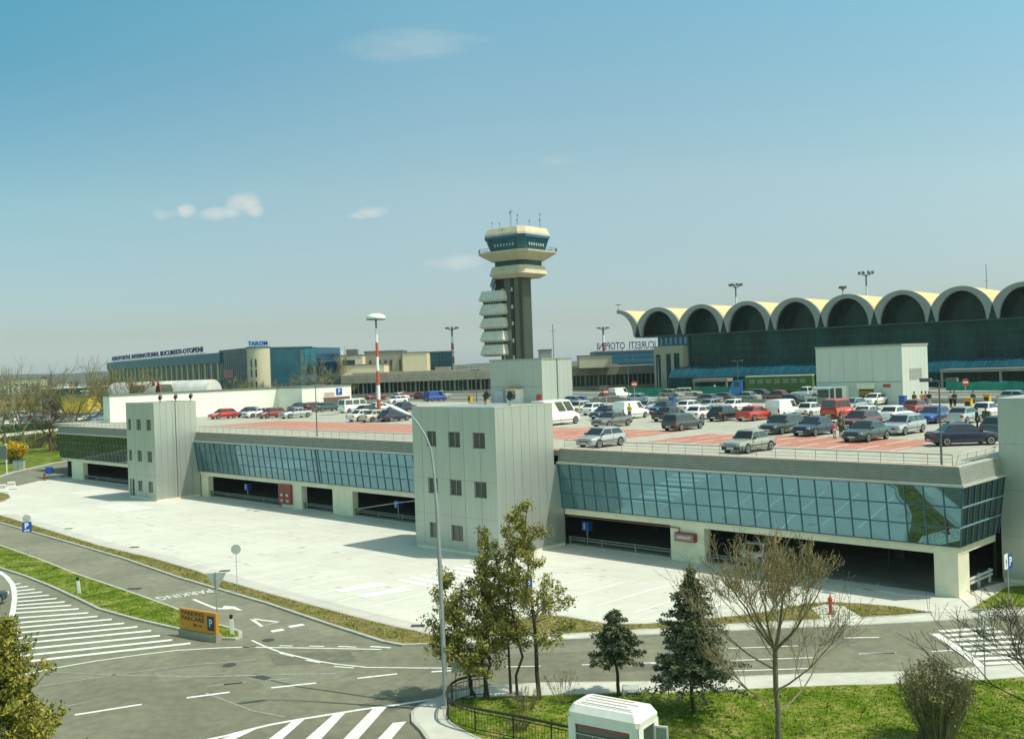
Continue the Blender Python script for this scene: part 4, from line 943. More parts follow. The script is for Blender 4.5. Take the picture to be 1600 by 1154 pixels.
ls=thing('roof_letters','large blue letters seen from behind on top of the bright blue building','sign',(BL.location.x,303,7.7+h_+.3))
t=textmesh('letters','BUCURESTI  OTOPENI',3.0,mat('letter_blue',(.01,.05,.16),.5),ls,(10.5,0,1.4),(PI/2,0,PI),.12,1.0,.03)
wd=max(v.co.x for v in t.data.vertices)-min(v.co.x for v in t.data.vertices); t.scale=(19.4/wd,1,1); split_letters(t)
b=MB()
for i in range(12): b.tube([(i*1.8-.8,.2,-.3),(i*1.8-.8,.2,.6)],.06,4)
b.tube([(-1,.2,.1),(20,.2,.1)],.07,4); b.build('support',m_metal,ls)
# ------------------------------------------------------------ blue office building left, with cylinder stair
a=D(168,565,327); c=D(345,551,230); v=Vector((c.x-a.x,c.y-a.y,0)); ln=v.length
OB=thing('office_building','long blue banded office building with roof lettering at the left','building',(a.x,a.y,0),math.atan2(v.y,v.x)); H_=19.9
for nm,z0,z1,m,y0 in (('fascia',17.6,H_,m_bluef,-.3),('lower_fascia',11.2,13.6,m_bluef,-.2),('wall',0,11.2,m_beige,0),('window_band',13.6,17.6,m_glassd,.1)):
    b=MB(); b.box(0,ln,y0,14,z0+.002,z1); b.build(nm,m,OB)
for i in range(24):
    b=MB(); x=2+ln/24*i; b.box(x,x+1.0,-.12,.09,13.605,17.6); b.build('pillar',m_creamt,OB)
    b=MB(); b.box(x+1.9,x+2.1,.0,.095,13.605,17.6); b.build('mullion',m_creamt,OB)
rl=thing('roof_letters','row of dark blue letters on the roof edge of the long office building','sign',(a.x,a.y,H_+.1),math.atan2(v.y,v.x))
t=textmesh('letters','AEROPORTUL INTERNATIONAL BUCURESTI-OTOPENI',1.7,mat('letter_navy',(.01,.02,.10),.5),rl,(ln*.47,0,1.0),(PI/2,0,0),.1,1.0,.05)
wd=max(q.co.x for q in t.data.vertices)-min(q.co.x for q in t.data.vertices); t.scale=(ln*.83/wd,1.0,1); split_letters(t)
b=MB()
for i in range(30): b.tube([(ln*.06+i*ln*.83/30,.2,-.1),(ln*.06+i*ln*.83/30,.2,.4)],.06,4)
b.tube([(ln*.06,.2,.1),(ln*.9,.2,.1)],.08,4); b.build('support',m_metal,rl)
def glassbox(label,a,c,H,depth,m,red=None):
    v=Vector((c.x-a.x,c.y-a.y,0)); w_=v.length; o=thing('glass_block',label,'building',(a.x,a.y,0),math.atan2(v.y,v.x))
    b=MB(); b.box(0,w_,0,depth,0,H); b.build('glass_wall',m,o); b=MB(); nx=int(w_/1.3); nz=int(H/1.6)
    for i in range(nx+1): b.box(w_*i/nx-.035,w_*i/nx+.035,-.06,-.002,0,H)
    for j in range(nz+1): b.box(0,w_,-.05,-.003,H*j/nz-.035,H*j/nz+.035)
    b.box(-.1,w_+.1,-.1,depth,H,H+.2); b.build('mullion_grid',m_frame,o)
    if red:
        x0,x1,z0,z1,txt=red; b=MB(); b.box(x0,x1,-.12,-.062,z0,z1); r=b.build('sign',mat('pink_red_sign',(.45,.12,.13),.5),o)
        textmesh('letters',txt,(z1-z0)*.8,mat('sign_blue_cut',(.05,.16,.28),.5),r,((x0+x1)/2,-.125,(z0+z1)/2),(PI/2,0,0),.01)
    return o
glassbox('dark blue glass block between the long office building and the round stair tower',D(343,551,231),D(389,546,214),20.2,14,m_bluegl,(3,9.5,14.2,16,'OTP'))
glassbox('blue mirrored glass block right of the round stair tower, with a red sign',D(421,546,222),D(493,545,219),19.9,12,m_mirrorb,(2.6,4.6,14.6,16,'OTO'))
cp=D(404,560,214); CY=thing('round_stair_tower','cream cylindrical stair tower with slit windows and a roof sign','tower',(cp.x,cp.y,0))
b=MB(); b.lathe([(2.35,0),(2.35,20.2),(2.2,20.3)],28); b.build('wall',m_creamt,CY,smooth=40)
b=MB()
for s_ in (-.42,.0):
    for z in (9,11.6,14.2,16.2): x=s_*2.35; y=-math.sqrt(2.35**2-x*x)-.03; b.box(x-.14,x+.14,y,y+.2,z,z+1.7)
b.build('window',m_glassd,CY)
b=MB(); b.lathe([(2.5,20.3),(2.5,20.5),(.01,20.5)],28); b.build('roof_rim',m_bluef,CY)
b=MB(); b.box(-1.9,1.9,-.12,.02,20.6,21.75); sg=b.build('sign_board',mat('sign_back',(.45,.55,.66),.5),CY)
t=textmesh('letters','TAROM',1.15,mat('tarom_blue',(.01,.05,.30),.4),sg,(0,-.13,21.17),(PI/2,0,0),.02,1.05,.03); split_letters(t)
# white barrel-vaulted roofs
for i,(x0,x1,lab) in enumerate(((166,206,'leftmost of the three white barrel-vaulted halls'),(212,247,'middle white barrel-vaulted hall'),(252,322,'longest white barrel-vaulted hall, the right one of three'))):
    a=D(x0,600,200-i*2); c=D(x1,600,196-i*2); v=Vector((c.x-a.x,c.y-a.y,0)); w_=v.length
    o=thing('barrel_hall',lab,'hall',(a.x,a.y,10.4),math.atan2(v.y,v.x),'white barrel-vaulted halls')
    r=3.7; b=MB(); n=14
    b.loft([[Vector((x,2.2-r*math.cos(PI*k/n)*.75,r*math.sin(PI*k/n))) for k in range(n+1)] for x in (0,w_)]); b.build('vault',mat('white_metal_vault',(.70,.68,.62),.35,metal=.2,var=.25,scale=.5),o,smooth=40)
    xe=w_+.2 if i<2 else -2.2
    b=MB(); b.loft([[Vector((xe+.85-.85*math.cos(PI*k/n),y,3.3*math.sin(PI*k/n)-.2)) for k in range(n+1)] for y in (-.9,2)]); b.build('arch_porch',m_dkgreen,o)
    b=MB(); b.loft([[Vector((xe+.85-q*math.cos(PI*k/n),y,3.3*q/.85*math.sin(PI*k/n)-.2)) for q,y in ((.86,-.95),(1.05,-.95),(1.05,-.8),(.86,-.8))] for k in range(n//2,n+1)]); b.build('porch_rim',m_red,o)
    b=MB(); b.box(0,w_,-.5,5,-10.4,-.01); b.build('base',m_beige,o)
# ------------------------------------------------------------ control tower
cc=D(815,568,300); CT_=thing('control_tower','concrete airport control tower with flared cab and a stack of flared side trays','control tower',(cc.x,300,0),R(-38)); KW=1.1
def octs(hw,ch,z,cx=0,cy=0):
    hw*=KW; ch*=KW
    return [Vector((cx+x,cy+y,z)) for x,y in ((-hw+ch,-hw),(hw-ch,-hw),(hw,-hw+ch),(hw,hw-ch),(hw-ch,hw),(-hw+ch,hw),(-hw,hw-ch),(-hw,-hw+ch))]
def ostack(name,levels,m,par=CT_,cx=0,cy=0):
    b=MB(); b.loft([octs(h,c_,z,cx,cy) for h,c_,z in levels]); return b.build(name,m,par)
ostack('cab_roof',[(6.9,1.5,52.0),(6.9,1.6,52.6),(6.2,1.4,54.3),(5.9,1.3,54.4)],m_creamt)
ostack('cab_glass',[(5.6,1.3,47.6),(6.75,1.5,52.3)],mat('cab_teal_glass',(.015,.10,.12),.15,spec=.4,var=.4,scale=.4))
b=MB()
for f in range(4):
    Rm=Matrix.Rotation(f*PI/2,4,'Z')
    for i in range(9):
        t=-1+i*.25; b.loft([[Rm@Vector((t*4.3-.06,-5.66,47.6)),Rm@Vector((t*4.3+.06,-5.66,47.6)),Rm@Vector((t*4.3+.06,-5.6,47.6)),Rm@Vector((t*4.3-.06,-5.6,47.6))],[Rm@Vector((t*5.2-.06,-6.81,52)),Rm@Vector((t*5.2+.06,-6.81,52)),Rm@Vector((t*5.2+.06,-6.75,52)),Rm@Vector((t*5.2-.06,-6.75,52))]])
    b.box(-5.3,5.3,-6.86,-6.7,51.3,52.0,Rm); b.box(-4.4,4.4,-5.75,-5.58,47.5,48.1,Rm)
b.v=[(q[0]*KW,q[1]*KW,q[2]) for q in b.v]; b.build('cab_mullions',mat('cab_blue',(.02,.10,.25),.4),CT_)
for f in (0,1):
    Rm=Matrix.Rotation(f*PI/2,4,'Z'); b=MB()
    for i in range(7): t=-3.4+i*1.1; b.box(t,t+.55,-6.75,-6.70,49.0,50.4,Rm)
    b.build('cab_pale_panels',mat('pale_cab_panel',(.35,.45,.40),.6),CT_)  # rows of small pale panels on two faces of the cab glass
ostack('gallery',[(5.4,1.2,44.9),(8.2,1.9,47.0),(8.3,1.9,47.5),(5.6,1.3,47.55)],m_creamt)
ostack('upper_windows',[(4.9,1.0,43.2),(4.9,1.0,45.0)],m_glassd)
ostack('lower_tray',[(4.6,1.0,40.0),(6.1,1.3,41.0),(5.5,1.2,43.4),(4.9,1,43.45)],m_creamt)
b=MB()
pts=octs(8.25,1.9,47.5)
for i in range(8):
    p,q=pts[i],pts[(i+1)%8]
    for k in range(5): s_=p.lerp(q,k/5); b.tube([s_,s_+Vector((0,0,1.0))],.05,4)
    b.tube([p+Vector((0,0,1)),q+Vector((0,0,1))],.05,4); b.tube([p+Vector((0,0,.5)),q+Vector((0,0,.5))],.03,4)
b.build('gallery_railing',m_trim,CT_)
b=MB(); b.box(-3.6,3.2,-3.5,1.6,0,40.1); b.build('shaft',m_dkgreen,CT_)
m_dkg2=mat('green_panel',(.10,.12,.085),.6,var=.2,scale=.3)
b=MB(); b.box(-2.6,-.3,-3.75,-3.5,0,40).box(1.0,2.6,-3.75,-3.5,0,40); b.build('shaft_panel',m_dkg2,CT_)
b=MB(); b.box(-6.9,-3.61,-2.9,2.6,36.5,41.2); b.build('link_block',mat('near_black_cladding',(.03,.035,.025),.7),CT_)
b=MB(); b.box(-3.5,-3.0,-3.9,-3.5,0,40).box(3.21,3.5,-3.4,-2.6,0,40).box(.05,.6,-3.85,-3.5,0,40); b.build('shaft_groove',m_black,CT_)
b=MB()
for z in (37.2,32.2,27.4,22.4,17.6):
    for x in (-3.2,.2): b.box(x-.1,x+.45,-4.15,-3.86,z-1.1,z); 
b.build('fin',m_creamt,CT_)
b=MB(); b.box(-2.5,-.4,-3.8,-3.751,22,25); b.build('patch_panel',m_beige,CT_)
# side block with five trays
SB=Vector((-8.2,0,0)); 
b=MB(); b.box(-9.2,-2.3,-5.5,-1.3,17.5,36); b.build('side_block',m_glassd,CT_)
for i,(z0,z1) in enumerate(((18.1,20.9),(22.2,24.8),(26.1,28.7),(30.0,32.7),(34.0,36.6))):
    b=MB(); bt=[Vector((x,y,z0)) for x,y in ((-10.2,-6.6),(-1.5,-6.6),(-1.5,-1),(-10.2,-1))]; tp=[Vector((x,y,z1)) for x,y in ((-9.5,-5.8),(-2.0,-5.8),(-2.0,-1.2),(-9.5,-1.2))]
    und=[Vector((x,y,z0-.5)) for x,y in ((-9.4,-5.7),(-2.1,-5.7),(-2.1,-1.1),(-9.4,-1.1))]
    b.loft([und,bt,tp]); b.build('tray',mat('tray_white',(.62,.61,.53),.8,var=.14,scale=.5),CT_)
b=MB()
for i in range(4): 
    z=21+i*3.9; 
    for k in range(8): b.box(-9.2+k*.95,-9.12+k*.95,-5.6,-5.51,z,z+1.4)
b.build('tray_mullions',m_creamt,CT_)
b=MB(); b.box(-5,-1,-3,3,12,17.6); b.build('base_block',m_trim,CT_)
# dish aerials
for j,(x,y,z,r) in enumerate(((-5.4,-4.2,39.6,1.35),(-5.0,-4.6,37.6,1.3),(-6.3,-3.6,38.8,1.3))):
    T=Matrix.Translation((x,y-.4,z))@Matrix.Rotation(R(70),4,'X')@Matrix.Rotation(R(-25),4,'Y'); b=MB(); b.lathe([(.05,.0),(r*.6,.12),(r,.42),(r*.98,.46),(r*.55,.18),(.02,.08)],16,T); b.build('dish',mat('dish_grey',(.22,.26,.30),.5),CT_)
b=MB()
for x,y,h in ((-5.5,-5,2.2),(-2,-6,1.5),(2,-6,4.4),(4,-5,3.6),(6,-2,1.8),(6.2,3,2.6),(5,5,4.8),(0,0,3.0),(-5,4,7)): b.tube([(x,y*.95,54.4),(x,y*.95,54.4+h)],.045,4).box(x-.12,x+.12,y*.95-.12,y*.95+.12,54.4+h*.85,54.5+h*.85+.2)
b.tube([(2,-6,58.6),(3.4,-6,58.9)],.05,4); b.build('antennas',m_trim,CT_)
b=MB(); b.lathe([(.7,54.4),(.7,55),(.4,55.5),(.01,55.6)],12); b.build('roof_dome',m_wsign,CT_)
# ------------------------------------------------------------ hills and far town
for j,(x0,x1,Y,z0,za,lab) in enumerate(((-2600,4500,3300,0,38,''),)):
    b=MB(); n=160; rings=[]
    for i in range(n+1):
        x=x0+(x1-x0)*i/n; t=max(0,min(1,(x+1500)/1700)); h=za*(1-t)*1.0+16*t+4.5*math.sin(i*.9)*.4+rnd.uniform(-1.2,1.2)+3*math.sin(i*.23)
        rings.append([Vector((x,Y-250,-2)),Vector((x,Y-120,h*.7)),Vector((x,Y,h)),Vector((x,Y+200,-2))])
    b.loft(rings); tag(b.build('hills',mat('forest_hill',(.045,.055,.03),.95,var=.35,scale=.02,var2=.3,scale2=.15),smooth=60),kind='structure')
# ------------------------------------------------------------ vegetation
def leafmat(name,a,b,sc=.9):
    m=bpy.data.materials.new(name); m.use_nodes=True; t=m.node_tree; p=t.nodes['Principled BSDF']; p.inputs['Roughness'].default_value=.7; p.inputs['Specular IOR Level'].default_value=.25
    tcn=N(t,'ShaderNodeTexCoord'); n=N(t,'ShaderNodeTexNoise'); n.inputs['Scale'].default_value=sc; n.inputs['Detail'].default_value=6; n.inputs['Roughness'].default_value=.75; t.links.new(tcn.outputs['Object'],n.inputs['Vector'])
    r=N(t,'ShaderNodeValToRGB'); r.color_ramp.elements[0].position=.38; r.color_ramp.elements[0].color=(*a,1); r.color_ramp.elements[1].position=.62; r.color_ramp.elements[1].color=(*b,1)
    t.links.new(n.outputs[0],r.inputs[0]); t.links.new(r.outputs[0],p.inputs['Base Color']); return m
m_bark=mat('bark',(.15,.13,.08),.95,var=.3,scale=4,bump=.5,bscale=12); m_barkd=mat('dark_bark',(.055,.045,.028),.95,var=.3,scale=5)
m_pine=leafmat('olive_foliage',(.11,.115,.018),(.36,.33,.085),1.6); m_pine2=leafmat('yellow_green_foliage',(.055,.07,.008),(.38,.35,.06),2.4)
m_spruce=leafmat('spruce_needles',(.022,.036,.013),(.21,.235,.13),1.5); m_twig=mat('twigs',(.24,.19,.11),.9,var=.25,scale=2); m_twigg=mat('budding_twigs',(.20,.18,.085),.9,var=.3,scale=2)
m_bud=leafmat('spring_buds',(.12,.11,.02),(.26,.22,.06),1.0); m_fors=leafmat('forsythia_bloom',(.45,.30,.01),(.75,.52,.02),2.0); m_bush=leafmat('dull_bush',(.05,.05,.02),(.13,.11,.045),.6)
def leaf(b,p,s,r,flat=0):
    a=Vector((r.gauss(0,1),r.gauss(0,1),r.gauss(0,1)*(1-flat))).normalized(); c=a.cross(Vector((r.gauss(0,1),r.gauss(0,1),r.gauss(0,1)))).normalized()
    l=s*r.uniform(.6,1.4); w=l*r.uniform(.28,.55); i=len(b.v); b.v+=[tuple(p-a*l*.5),tuple(p+c*w*.5),tuple(p+a*l*.5),tuple(p-c*w*.5)]; b.f.append([i,i+1,i+2,i+3]); b.m.append(0)
def clump(b,c,rad,n,s,r,zs=1.0):
    for _ in range(n):
        d=Vector((r.gauss(0,1),r.gauss(0,1),r.gauss(0,1))).normalized()*rad*r.random()**.45; d.z*=zs; leaf(b,c+d,s,r)
def limb(b,p0,p1,r0,r1,r,bend=.12,n=4,sides=5):
    pts=[]; L=(p1-p0).length
    for i in range(n+1):
        t=i/n; o=Vector((r.gauss(0,1),r.gauss(0,1),r.gauss(0,.5)))*L*bend*.3*(0 if i in(0,n) else 1); pts.append(p0.lerp(p1,t)+o)
    b.tube(pts,[r0+(r1-r0)*i/n for i in range(n+1)],sides,cap=False); return pts
def pinetree(label,base,h,spread,seed,bare=.35,m=m_pine,lean=(0,0),stems=1,dens=1.0,group=None,name='young_pine',cat='tree',cut=None,prof=None):
    r=random.Random(seed); o=thing(name,label,cat,base,0,group); tb=MB(); cb=MB()
    for s in range(stems):
        x0=Vector((r.uniform(-.25,.25),r.uniform(-.25,.25),0))*(stems>1); top=Vector((lean[0]+x0.x*2,lean[1]+x0.y*2,h*(1 if s==0 else r.uniform(.7,.9))))
        tr=limb(tb,x0,top,.11 if stems==1 else .07,.015,r,.06,8,7)
        nb=int(38*dens*(h/8))
        for i in range(nb):
            t=bare+(1-bare)*(i+r.random())/nb; k=t*8; j=min(7,int(k)); p=tr[j].lerp(tr[j+1],k-j); a=r.uniform(0,2*PI)
            pr=prof(t) if prof else (1-((t-bare)/(1-bare)))**.62*.85+.12
            L=spread*pr*r.uniform(.55,1.15); q=p+Vector((math.cos(a)*L,math.sin(a)*L,L*r.uniform(.15,.75)))
            bp=limb(tb,p,q,.028,.007,r,.2,3,4)
            for _ in range(int(5+L*5)):
                u=r.uniform(.35,1.05); c=p.lerp(q,u)+Vector((r.gauss(0,.14),r.gauss(0,.14),r.gauss(0,.12)))*max(.7,L*.7)
                clump(cb,c,r.uniform(.14,.32),int(17+6*dens),.14,r)
    tb.build('trunk',m_barkd,o,smooth=60); cb.build('crown',m,o); return o
tA=G(843,1092,.15); pinetree('tallest young pine of the group by the curved railing, with a bare straight trunk',tA,8.5,2.2,3,bare=.27,lean=(-.25,0),dens=1.05,group='young pines behind the railing')
tB=G(762,1092,.15); pinetree('multi-stemmed young pine standing closest to the curved railing end',tB,7.4,1.45,8,bare=.15,lean=(.2,0),stems=2,dens=.8,group='young pines behind the railing')
tC=G(800,1093,.15); pinetree('slim forked young pine between the tallest one and the multi-stemmed one',tC+Vector((0,.9,0)),7.4,1.35,15,bare=.27,lean=(-.4,0),stems=2,dens=.65,group='young pines behind the railing')
tD=G(715,1090,.15)
pinetree('small bushy young pine leaning over the street lamp base',G(752,1094,.15)+Vector((-.3,.7,0)),5.5,1.7,21,bare=.22,lean=(-1.1,0),stems=2,dens=.85,group='young pines behind the railing')
# big conifer at the bottom left corner
bc=Vector((-14.9,29.0,0)); pinetree('large yellow-green conifer filling the bottom left corner',bc,8.1,2.7,5,bare=.05,m=m_pine2,dens=3.6,name='conifer',cat='tree',prof=lambda t:(1-t)**.75+.05)
def spruce(label,base,h,spread,seed,bare=.2,dens=1.0,group='small spruces on the lawn edge'):
    r=random.Random(seed); o=thing('spruce',label,'tree',base,0,group); tb=MB(); cb=MB(); tr=limb(tb,Vector((0,0,0)),Vector((r.uniform(-.1,.1),0,h)),.09,.012,r,.03,8,7)
    nl=int(h*4.2)
    for i in range(nl):
        t=bare+(1-bare)*i/nl; z=h*t; k=t*8; j=min(7,int(k)); p=tr[j].lerp(tr[j+1],k-j); L0=(spread*((1-t)/(1-bare))**.85+.12)*r.choice((.7,.85,1,1.1,1.2))
        nb=int(5+6*(1-t))
        for q in range(nb):
            a=2*PI*(q+r.random())/nb; L=L0*r.uniform(.65,1.18); e=p+Vector((math.cos(a)*L,math.sin(a)*L,-L*r.uniform(-.10,.28))); limb(tb,p,e,.018,.005,r,.08,2,3)
            m=int(6+L*10*dens)
            for s in range(m):
                u=(s+.5)/m; c=p.lerp(e,.15+.85*u); w=(1-u)*.22*L+.08
                for _ in range(int(9*dens)): leaf(cb,c+Vector((r.gauss(0,w*.55),r.gauss(0,w*.55),r.gauss(0,.05)-.03)),.15,r,.45)
    tb.build('trunk',m_barkd,o,smooth=60); cb.build('crown',m_spruce,o); return o
spruce('small spruce with bare lower trunk, the left one of two',G(967,1087,.15),3.9,1.15,31,bare=.42)
spruce('larger dense spruce, the right one of two on the lawn edge',G(1084,1112,.15),6.2,1.85,37,bare=.22,dens=.95)
def baretree(label,base,h,seed,spread=.62,m=m_twig,levels=5,r0=.16,fork=.32,group=None,name='bare_tree',buds=0,budmat=None,tw=.006,up=.25,nb0=5,lowlimbs=3,cf=1.0):
    r=random.Random(seed); o=thing(name,label,'tree',base,0,group); tb=MB(); cb=MB(); lf=MB()
    def grow(p,d,L,rad,lv):
        n=4 if lv<3 else 3; pts=[p]; dd=d.copy()
        for i in range(n): dd=(dd+Vector((r.gauss(0,.10),r.gauss(0,.10),r.gauss(0,.06)+up*.22))).normalized(); pts.append(pts[-1]+dd*L/n)
        r1=max(tw,rad*.55); (tb if lv<2 else cb).tube(pts,[rad+(r1-rad)*i/n for i in range(n+1)],6 if lv<2 else 3,cap=False)
        if buds and lv>=levels-2:
            for q in pts[1:]:
                for _ in range(buds): leaf(lf,q+Vector((r.gauss(0,.09),r.gauss(0,.09),r.gauss(0,.09)))*(h/7),.045*h/7+.02,r)
        if lv>=levels: return
        for k in range((4 if lv<levels-1 else 5)):
            t=r.uniform(.35,1) if k else 1; j=min(n-1,int(t*n)); q=pts[j].lerp(pts[j+1],t*n-j)
            side=Vector((r.gauss(0,1),r.gauss(0,1),r.gauss(0,.35))).normalized(); nd=(dd*(1.0 if k else 1.6)+side*spread*1.15).normalized(); grow(q,nd,L*r.uniform(.50,.78),max(tw,rad*(.62 if k==0 else .42)),lv+1)
    tr=limb(tb,Vector((0,0,0)),Vector((r.uniform(-.1,.1),0,h*fork)),r0,r0*.8,r,.03,5,8)
    for i in range(lowlimbs):
        p=tr[2+i%3]; a=2*PI*i/max(1,lowlimbs)+r.uniform(-.4,.4); grow(p,Vector((math.cos(a),math.sin(a)*.7,.38)).normalized(),h*.40*cf,r0*.40,2)
    for i in range(nb0):
        a=2*PI*i/nb0+r.uniform(-.3,.3); el=r.uniform(.6,1.15) if i else 2.5; grow(tr[-1],Vector((math.cos(a),math.sin(a),el)).normalized(),h*.32*cf,r0*.55,1)
    tb.build('trunk',m_bark if m is m_twig else m,o,smooth=60); cb.build('branches',m,o)
    if buds: lf.build('buds',budmat or m_bud,o)
    return o
bt=G(1198,1154,.15)+Vector((.15,-1.2,0)); baretree('bare spreading tree in the middle of the lawn, in front of the road',bt,7.6,12,spread=.60,r0=.115,fork=.50,nb0=6,lowlimbs=5,buds=1,tw=.008,up=.5,cf=.84)
baretree('bare tree with dark arching branches cut by the right edge',Vector((20.0,38.0,.15)),6.8,44,spread=.75,levels=5,m=m_barkd,r0=.11,fork=.2,nb0=4,lowlimbs=4,buds=0,tw=.009,up=.35)
# twiggy shrub
def shrub(label,base,h,rad,n,seed,m,name='shrub',cat='shrub',buds=0,bm=None,fan=.5,group=None,tw=.006):
    r=random.Random(seed); o=thing(name,label,cat,base,0,group); b=MB(); lf=MB()
    for i in range(n):
        a=r.uniform(0,2*PI); d=r.random()**.5; p=Vector((math.cos(a)*d*rad*.35,math.sin(a)*d*rad*.35,0)); hh=h*(1-.25*d)*r.uniform(.7,1.05); q=Vector((math.cos(a)*d*rad+r.gauss(0,.05),math.sin(a)*d*rad+r.gauss(0,.05),hh))
        mid=p.lerp(q,.5)+Vector((0,0,hh*.10))+Vector((r.gauss(0,.05),r.gauss(0,.05),0)); b.tube([p,mid,q],[tw*2,tw*1.4,tw*.7],3,cap=False)
        for k in range(5):
            u=r.uniform(.35,.95); c=mid.lerp(q,(u-.5)*2) if u>.5 else p.lerp(mid,u*2); e=c+Vector((r.gauss(0,.10),r.gauss(0,.10),r.uniform(.1,.32)))*h/2; b.tube([c,e],[tw,tw*.6],3,cap=False)
            for _ in range(buds): leaf(lf,c.lerp(e,r.random())+Vector((r.gauss(0,.04),r.gauss(0,.04),r.gauss(0,.04)))*(3 if bm is m_fors else 1),.07*h/2*(1.9 if bm is m_fors else 1),r)
    b.build('stems',m,o)
    if buds: lf.build('leaves' if bm is not m_fors else 'blossom',bm or m_bud,o)
    return o
shrub('large leafless shrub with upright twigs on the lawn, lower right',Vector((15.6,38.6,.15)),3.3,1.5,420,51,mat('pale_shrub_twigs',(.22,.20,.10),.9,var=.3,scale=2),buds=3,bm=leafmat('pale_shrub_buds',(.12,.12,.04),(.26,.25,.10)),tw=.007)
shrub('thin scraggly bush between the pines and the white booth',G(880,1100,.15)+Vector((0,.2,0)),1.6,.9,22,52,m_twigg,buds=2)
shrub('dry yellowish bush at the foot of the tallest young pine',G(822,1108,.15),1.1,.9,40,53,m_twigg,buds=3)
shrub('small bush inside the curved railing left of the booth',G(812,1140,.15),.7,.6,60,54,m_twigg,buds=4,bm=m_bush)
# left background
shrub('bright yellow flowering bush at the far left',G(24,724),4.2,2.3,160,61,m_twigg,name='flowering_bush',cat='bush',buds=14,bm=m_fors,tw=.02)
for i,(px,py,h,sd,bd,lab) in enumerate(((38,712,21,71,1,'tall bare tree just right of the yellow bush'),(118,706,21,73,1,'tall spreading bare tree next to the garage left end'),(78,706,13,74,2,'reddish budding tree between the two tall bare trees'),(8,700,14,75,1,'bare tree at the far left edge behind the yellow bush'))):
    baretree(lab,G(px,py),h,sd,spread=.55,m=m_twigg if i!=2 else mat('red_twigs',(.13,.06,.04),.9,var=.2),levels=4,r0=.26,fork=.25,buds=bd,budmat=m_bud if i!=2 else leafmat('red_buds',(.12,.05,.03),(.20,.11,.05)),group='trees left of the garage',tw=.022,nb0=6)
for i,(px,py,h,sd,lab) in enumerate(((58,700,5,81,'low round bush under the tall trees, left one'),(95,703,6,82,'low round bush under the tall trees, middle one'),(140,700,5,83,'low bush against the garage left end'),(20,697,4,84,'low bush behind the yellow flowering bush'))):
    shrub(lab,G(px,py),h*.8,h*.8,120,sd,m_twigg,name='bush',cat='bush',buds=10,bm=leafmat('moss_bush',(.04,.05,.012),(.12,.12,.03),.5) if i==0 else bpy.data.materials['moss_bush'],group='bushes left of the garage',tw=.02)
# trees around the office building
for i,(px,py,Y,h,sd,lab) in enumerate(((195,604,190,14,91,'olive budding tree at the left end of the long office building'),(172,640,205,12,98,'olive tree standing left of the white building corner'),(250,590,205,9,92,'thin tree in front of the long office building'),(300,590,208,9,93,'thin tree near the right part of the long office building'),(370,580,205,10.5,94,'leafy tree in front of the dark blue glass block'),(440,580,207,10,95,'golden tree in front of the mirrored glass block, left one'),(462,580,206,8,96,'golden tree in front of the mirrored glass block, right one'),(510,580,206,12,97,'bare tree at the corner of the mirrored glass block'),(402,580,207,10,99,'bare tree in front of the round stair tower'))):
    p=D(px,py,Y); baretree(lab,(p.x,p.y,4.5 if px<480 else 7.7),h,sd,spread=.6,m=m_twigg,levels=4,r0=.16,fork=.25,buds=6 if i not in(7,8) else 1,budmat=m_bud,group='trees by the office building',tw=.022,nb0=6)
# lawn tufts
r=random.Random(5); b=MB(); m_tuft=leafmat('grass_blades',(.07,.11,.008),(.26,.28,.05),2.2)
lw0=[Vector(p) for p in lawn]
def inside(p,poly):
    c=False; n=len(poly)
    for i in range(n):
        a,d=poly[i],poly[(i+1)%n]
        if (a[1]>p[1])!=(d[1]>p[1]) and p[0]<(d[0]-a[0])*(p[1]-a[1])/(d[1]-a[1])+a[0]: c=not c
    return c
lin_=inset(lawn,.3); k=0
while k<15000:
    x=r.uniform(-4.5,28); y=r.uniform(35,51)
    if not inside((x,y),lin_): continue
    k+=1; h=r.uniform(.04,.13); a=r.uniform(0,PI); w=r.uniform(.02,.05); dx,dy=math.cos(a)*w,math.sin(a)*w; o=Vector((r.gauss(0,.05),r.gauss(0,.05),h)); i=len(b.v)
    b.v+=[(x-dx,y-dy,.15),(x+dx,y+dy,.15),(x+o.x,y+o.y,.15+h)]; b.f.append([i,i+1,i+2]); b.m.append(0)
tag(b.build('grass_tufts',m_tuft),kind='stuff')
b=MB(); k=0
for poly,n in ((strip,5000),(gp(isl),4000)):
    pi=inset(poly,.3); xs=[p[0] for p in pi]; ys=[p[1] for p in pi]; k=0; tries=0
    while k<n and tries<n*60:
        tries+=1; x=r.uniform(max(-60,min(xs)),max(xs)); y=r.uniform(min(ys),min(130,max(ys)))
        if not inside((x,y),pi): continue
        k+=1; h=r.uniform(.04,.11); a=r.uniform(0,PI); w=r.uniform(.03,.07); dx,dy=math.cos(a)*w,math.sin(a)*w; i=len(b.v); b.v+=[(x-dx,y-dy,.12),(x+dx,y+dy,.12),(x+r.gauss(0,.04),y+r.gauss(0,.04),.12+h)]; b.f.append([i,i+1,i+2]); b.m.append(0)
tag(b.build('verge_tufts',m_tuft),kind='stuff')
# ------------------------------------------------------------ street furniture and small things
m_lampgrey=mat('lamp_grey',(.33,.36,.35),.5,metal=.3,var=.12,scale=3); m_lens=mat('lamp_lens',(.62,.60,.50),.3)
m_signback=mat('sign_back_grey',(.42,.46,.43),.6,metal=.2,var=.08)
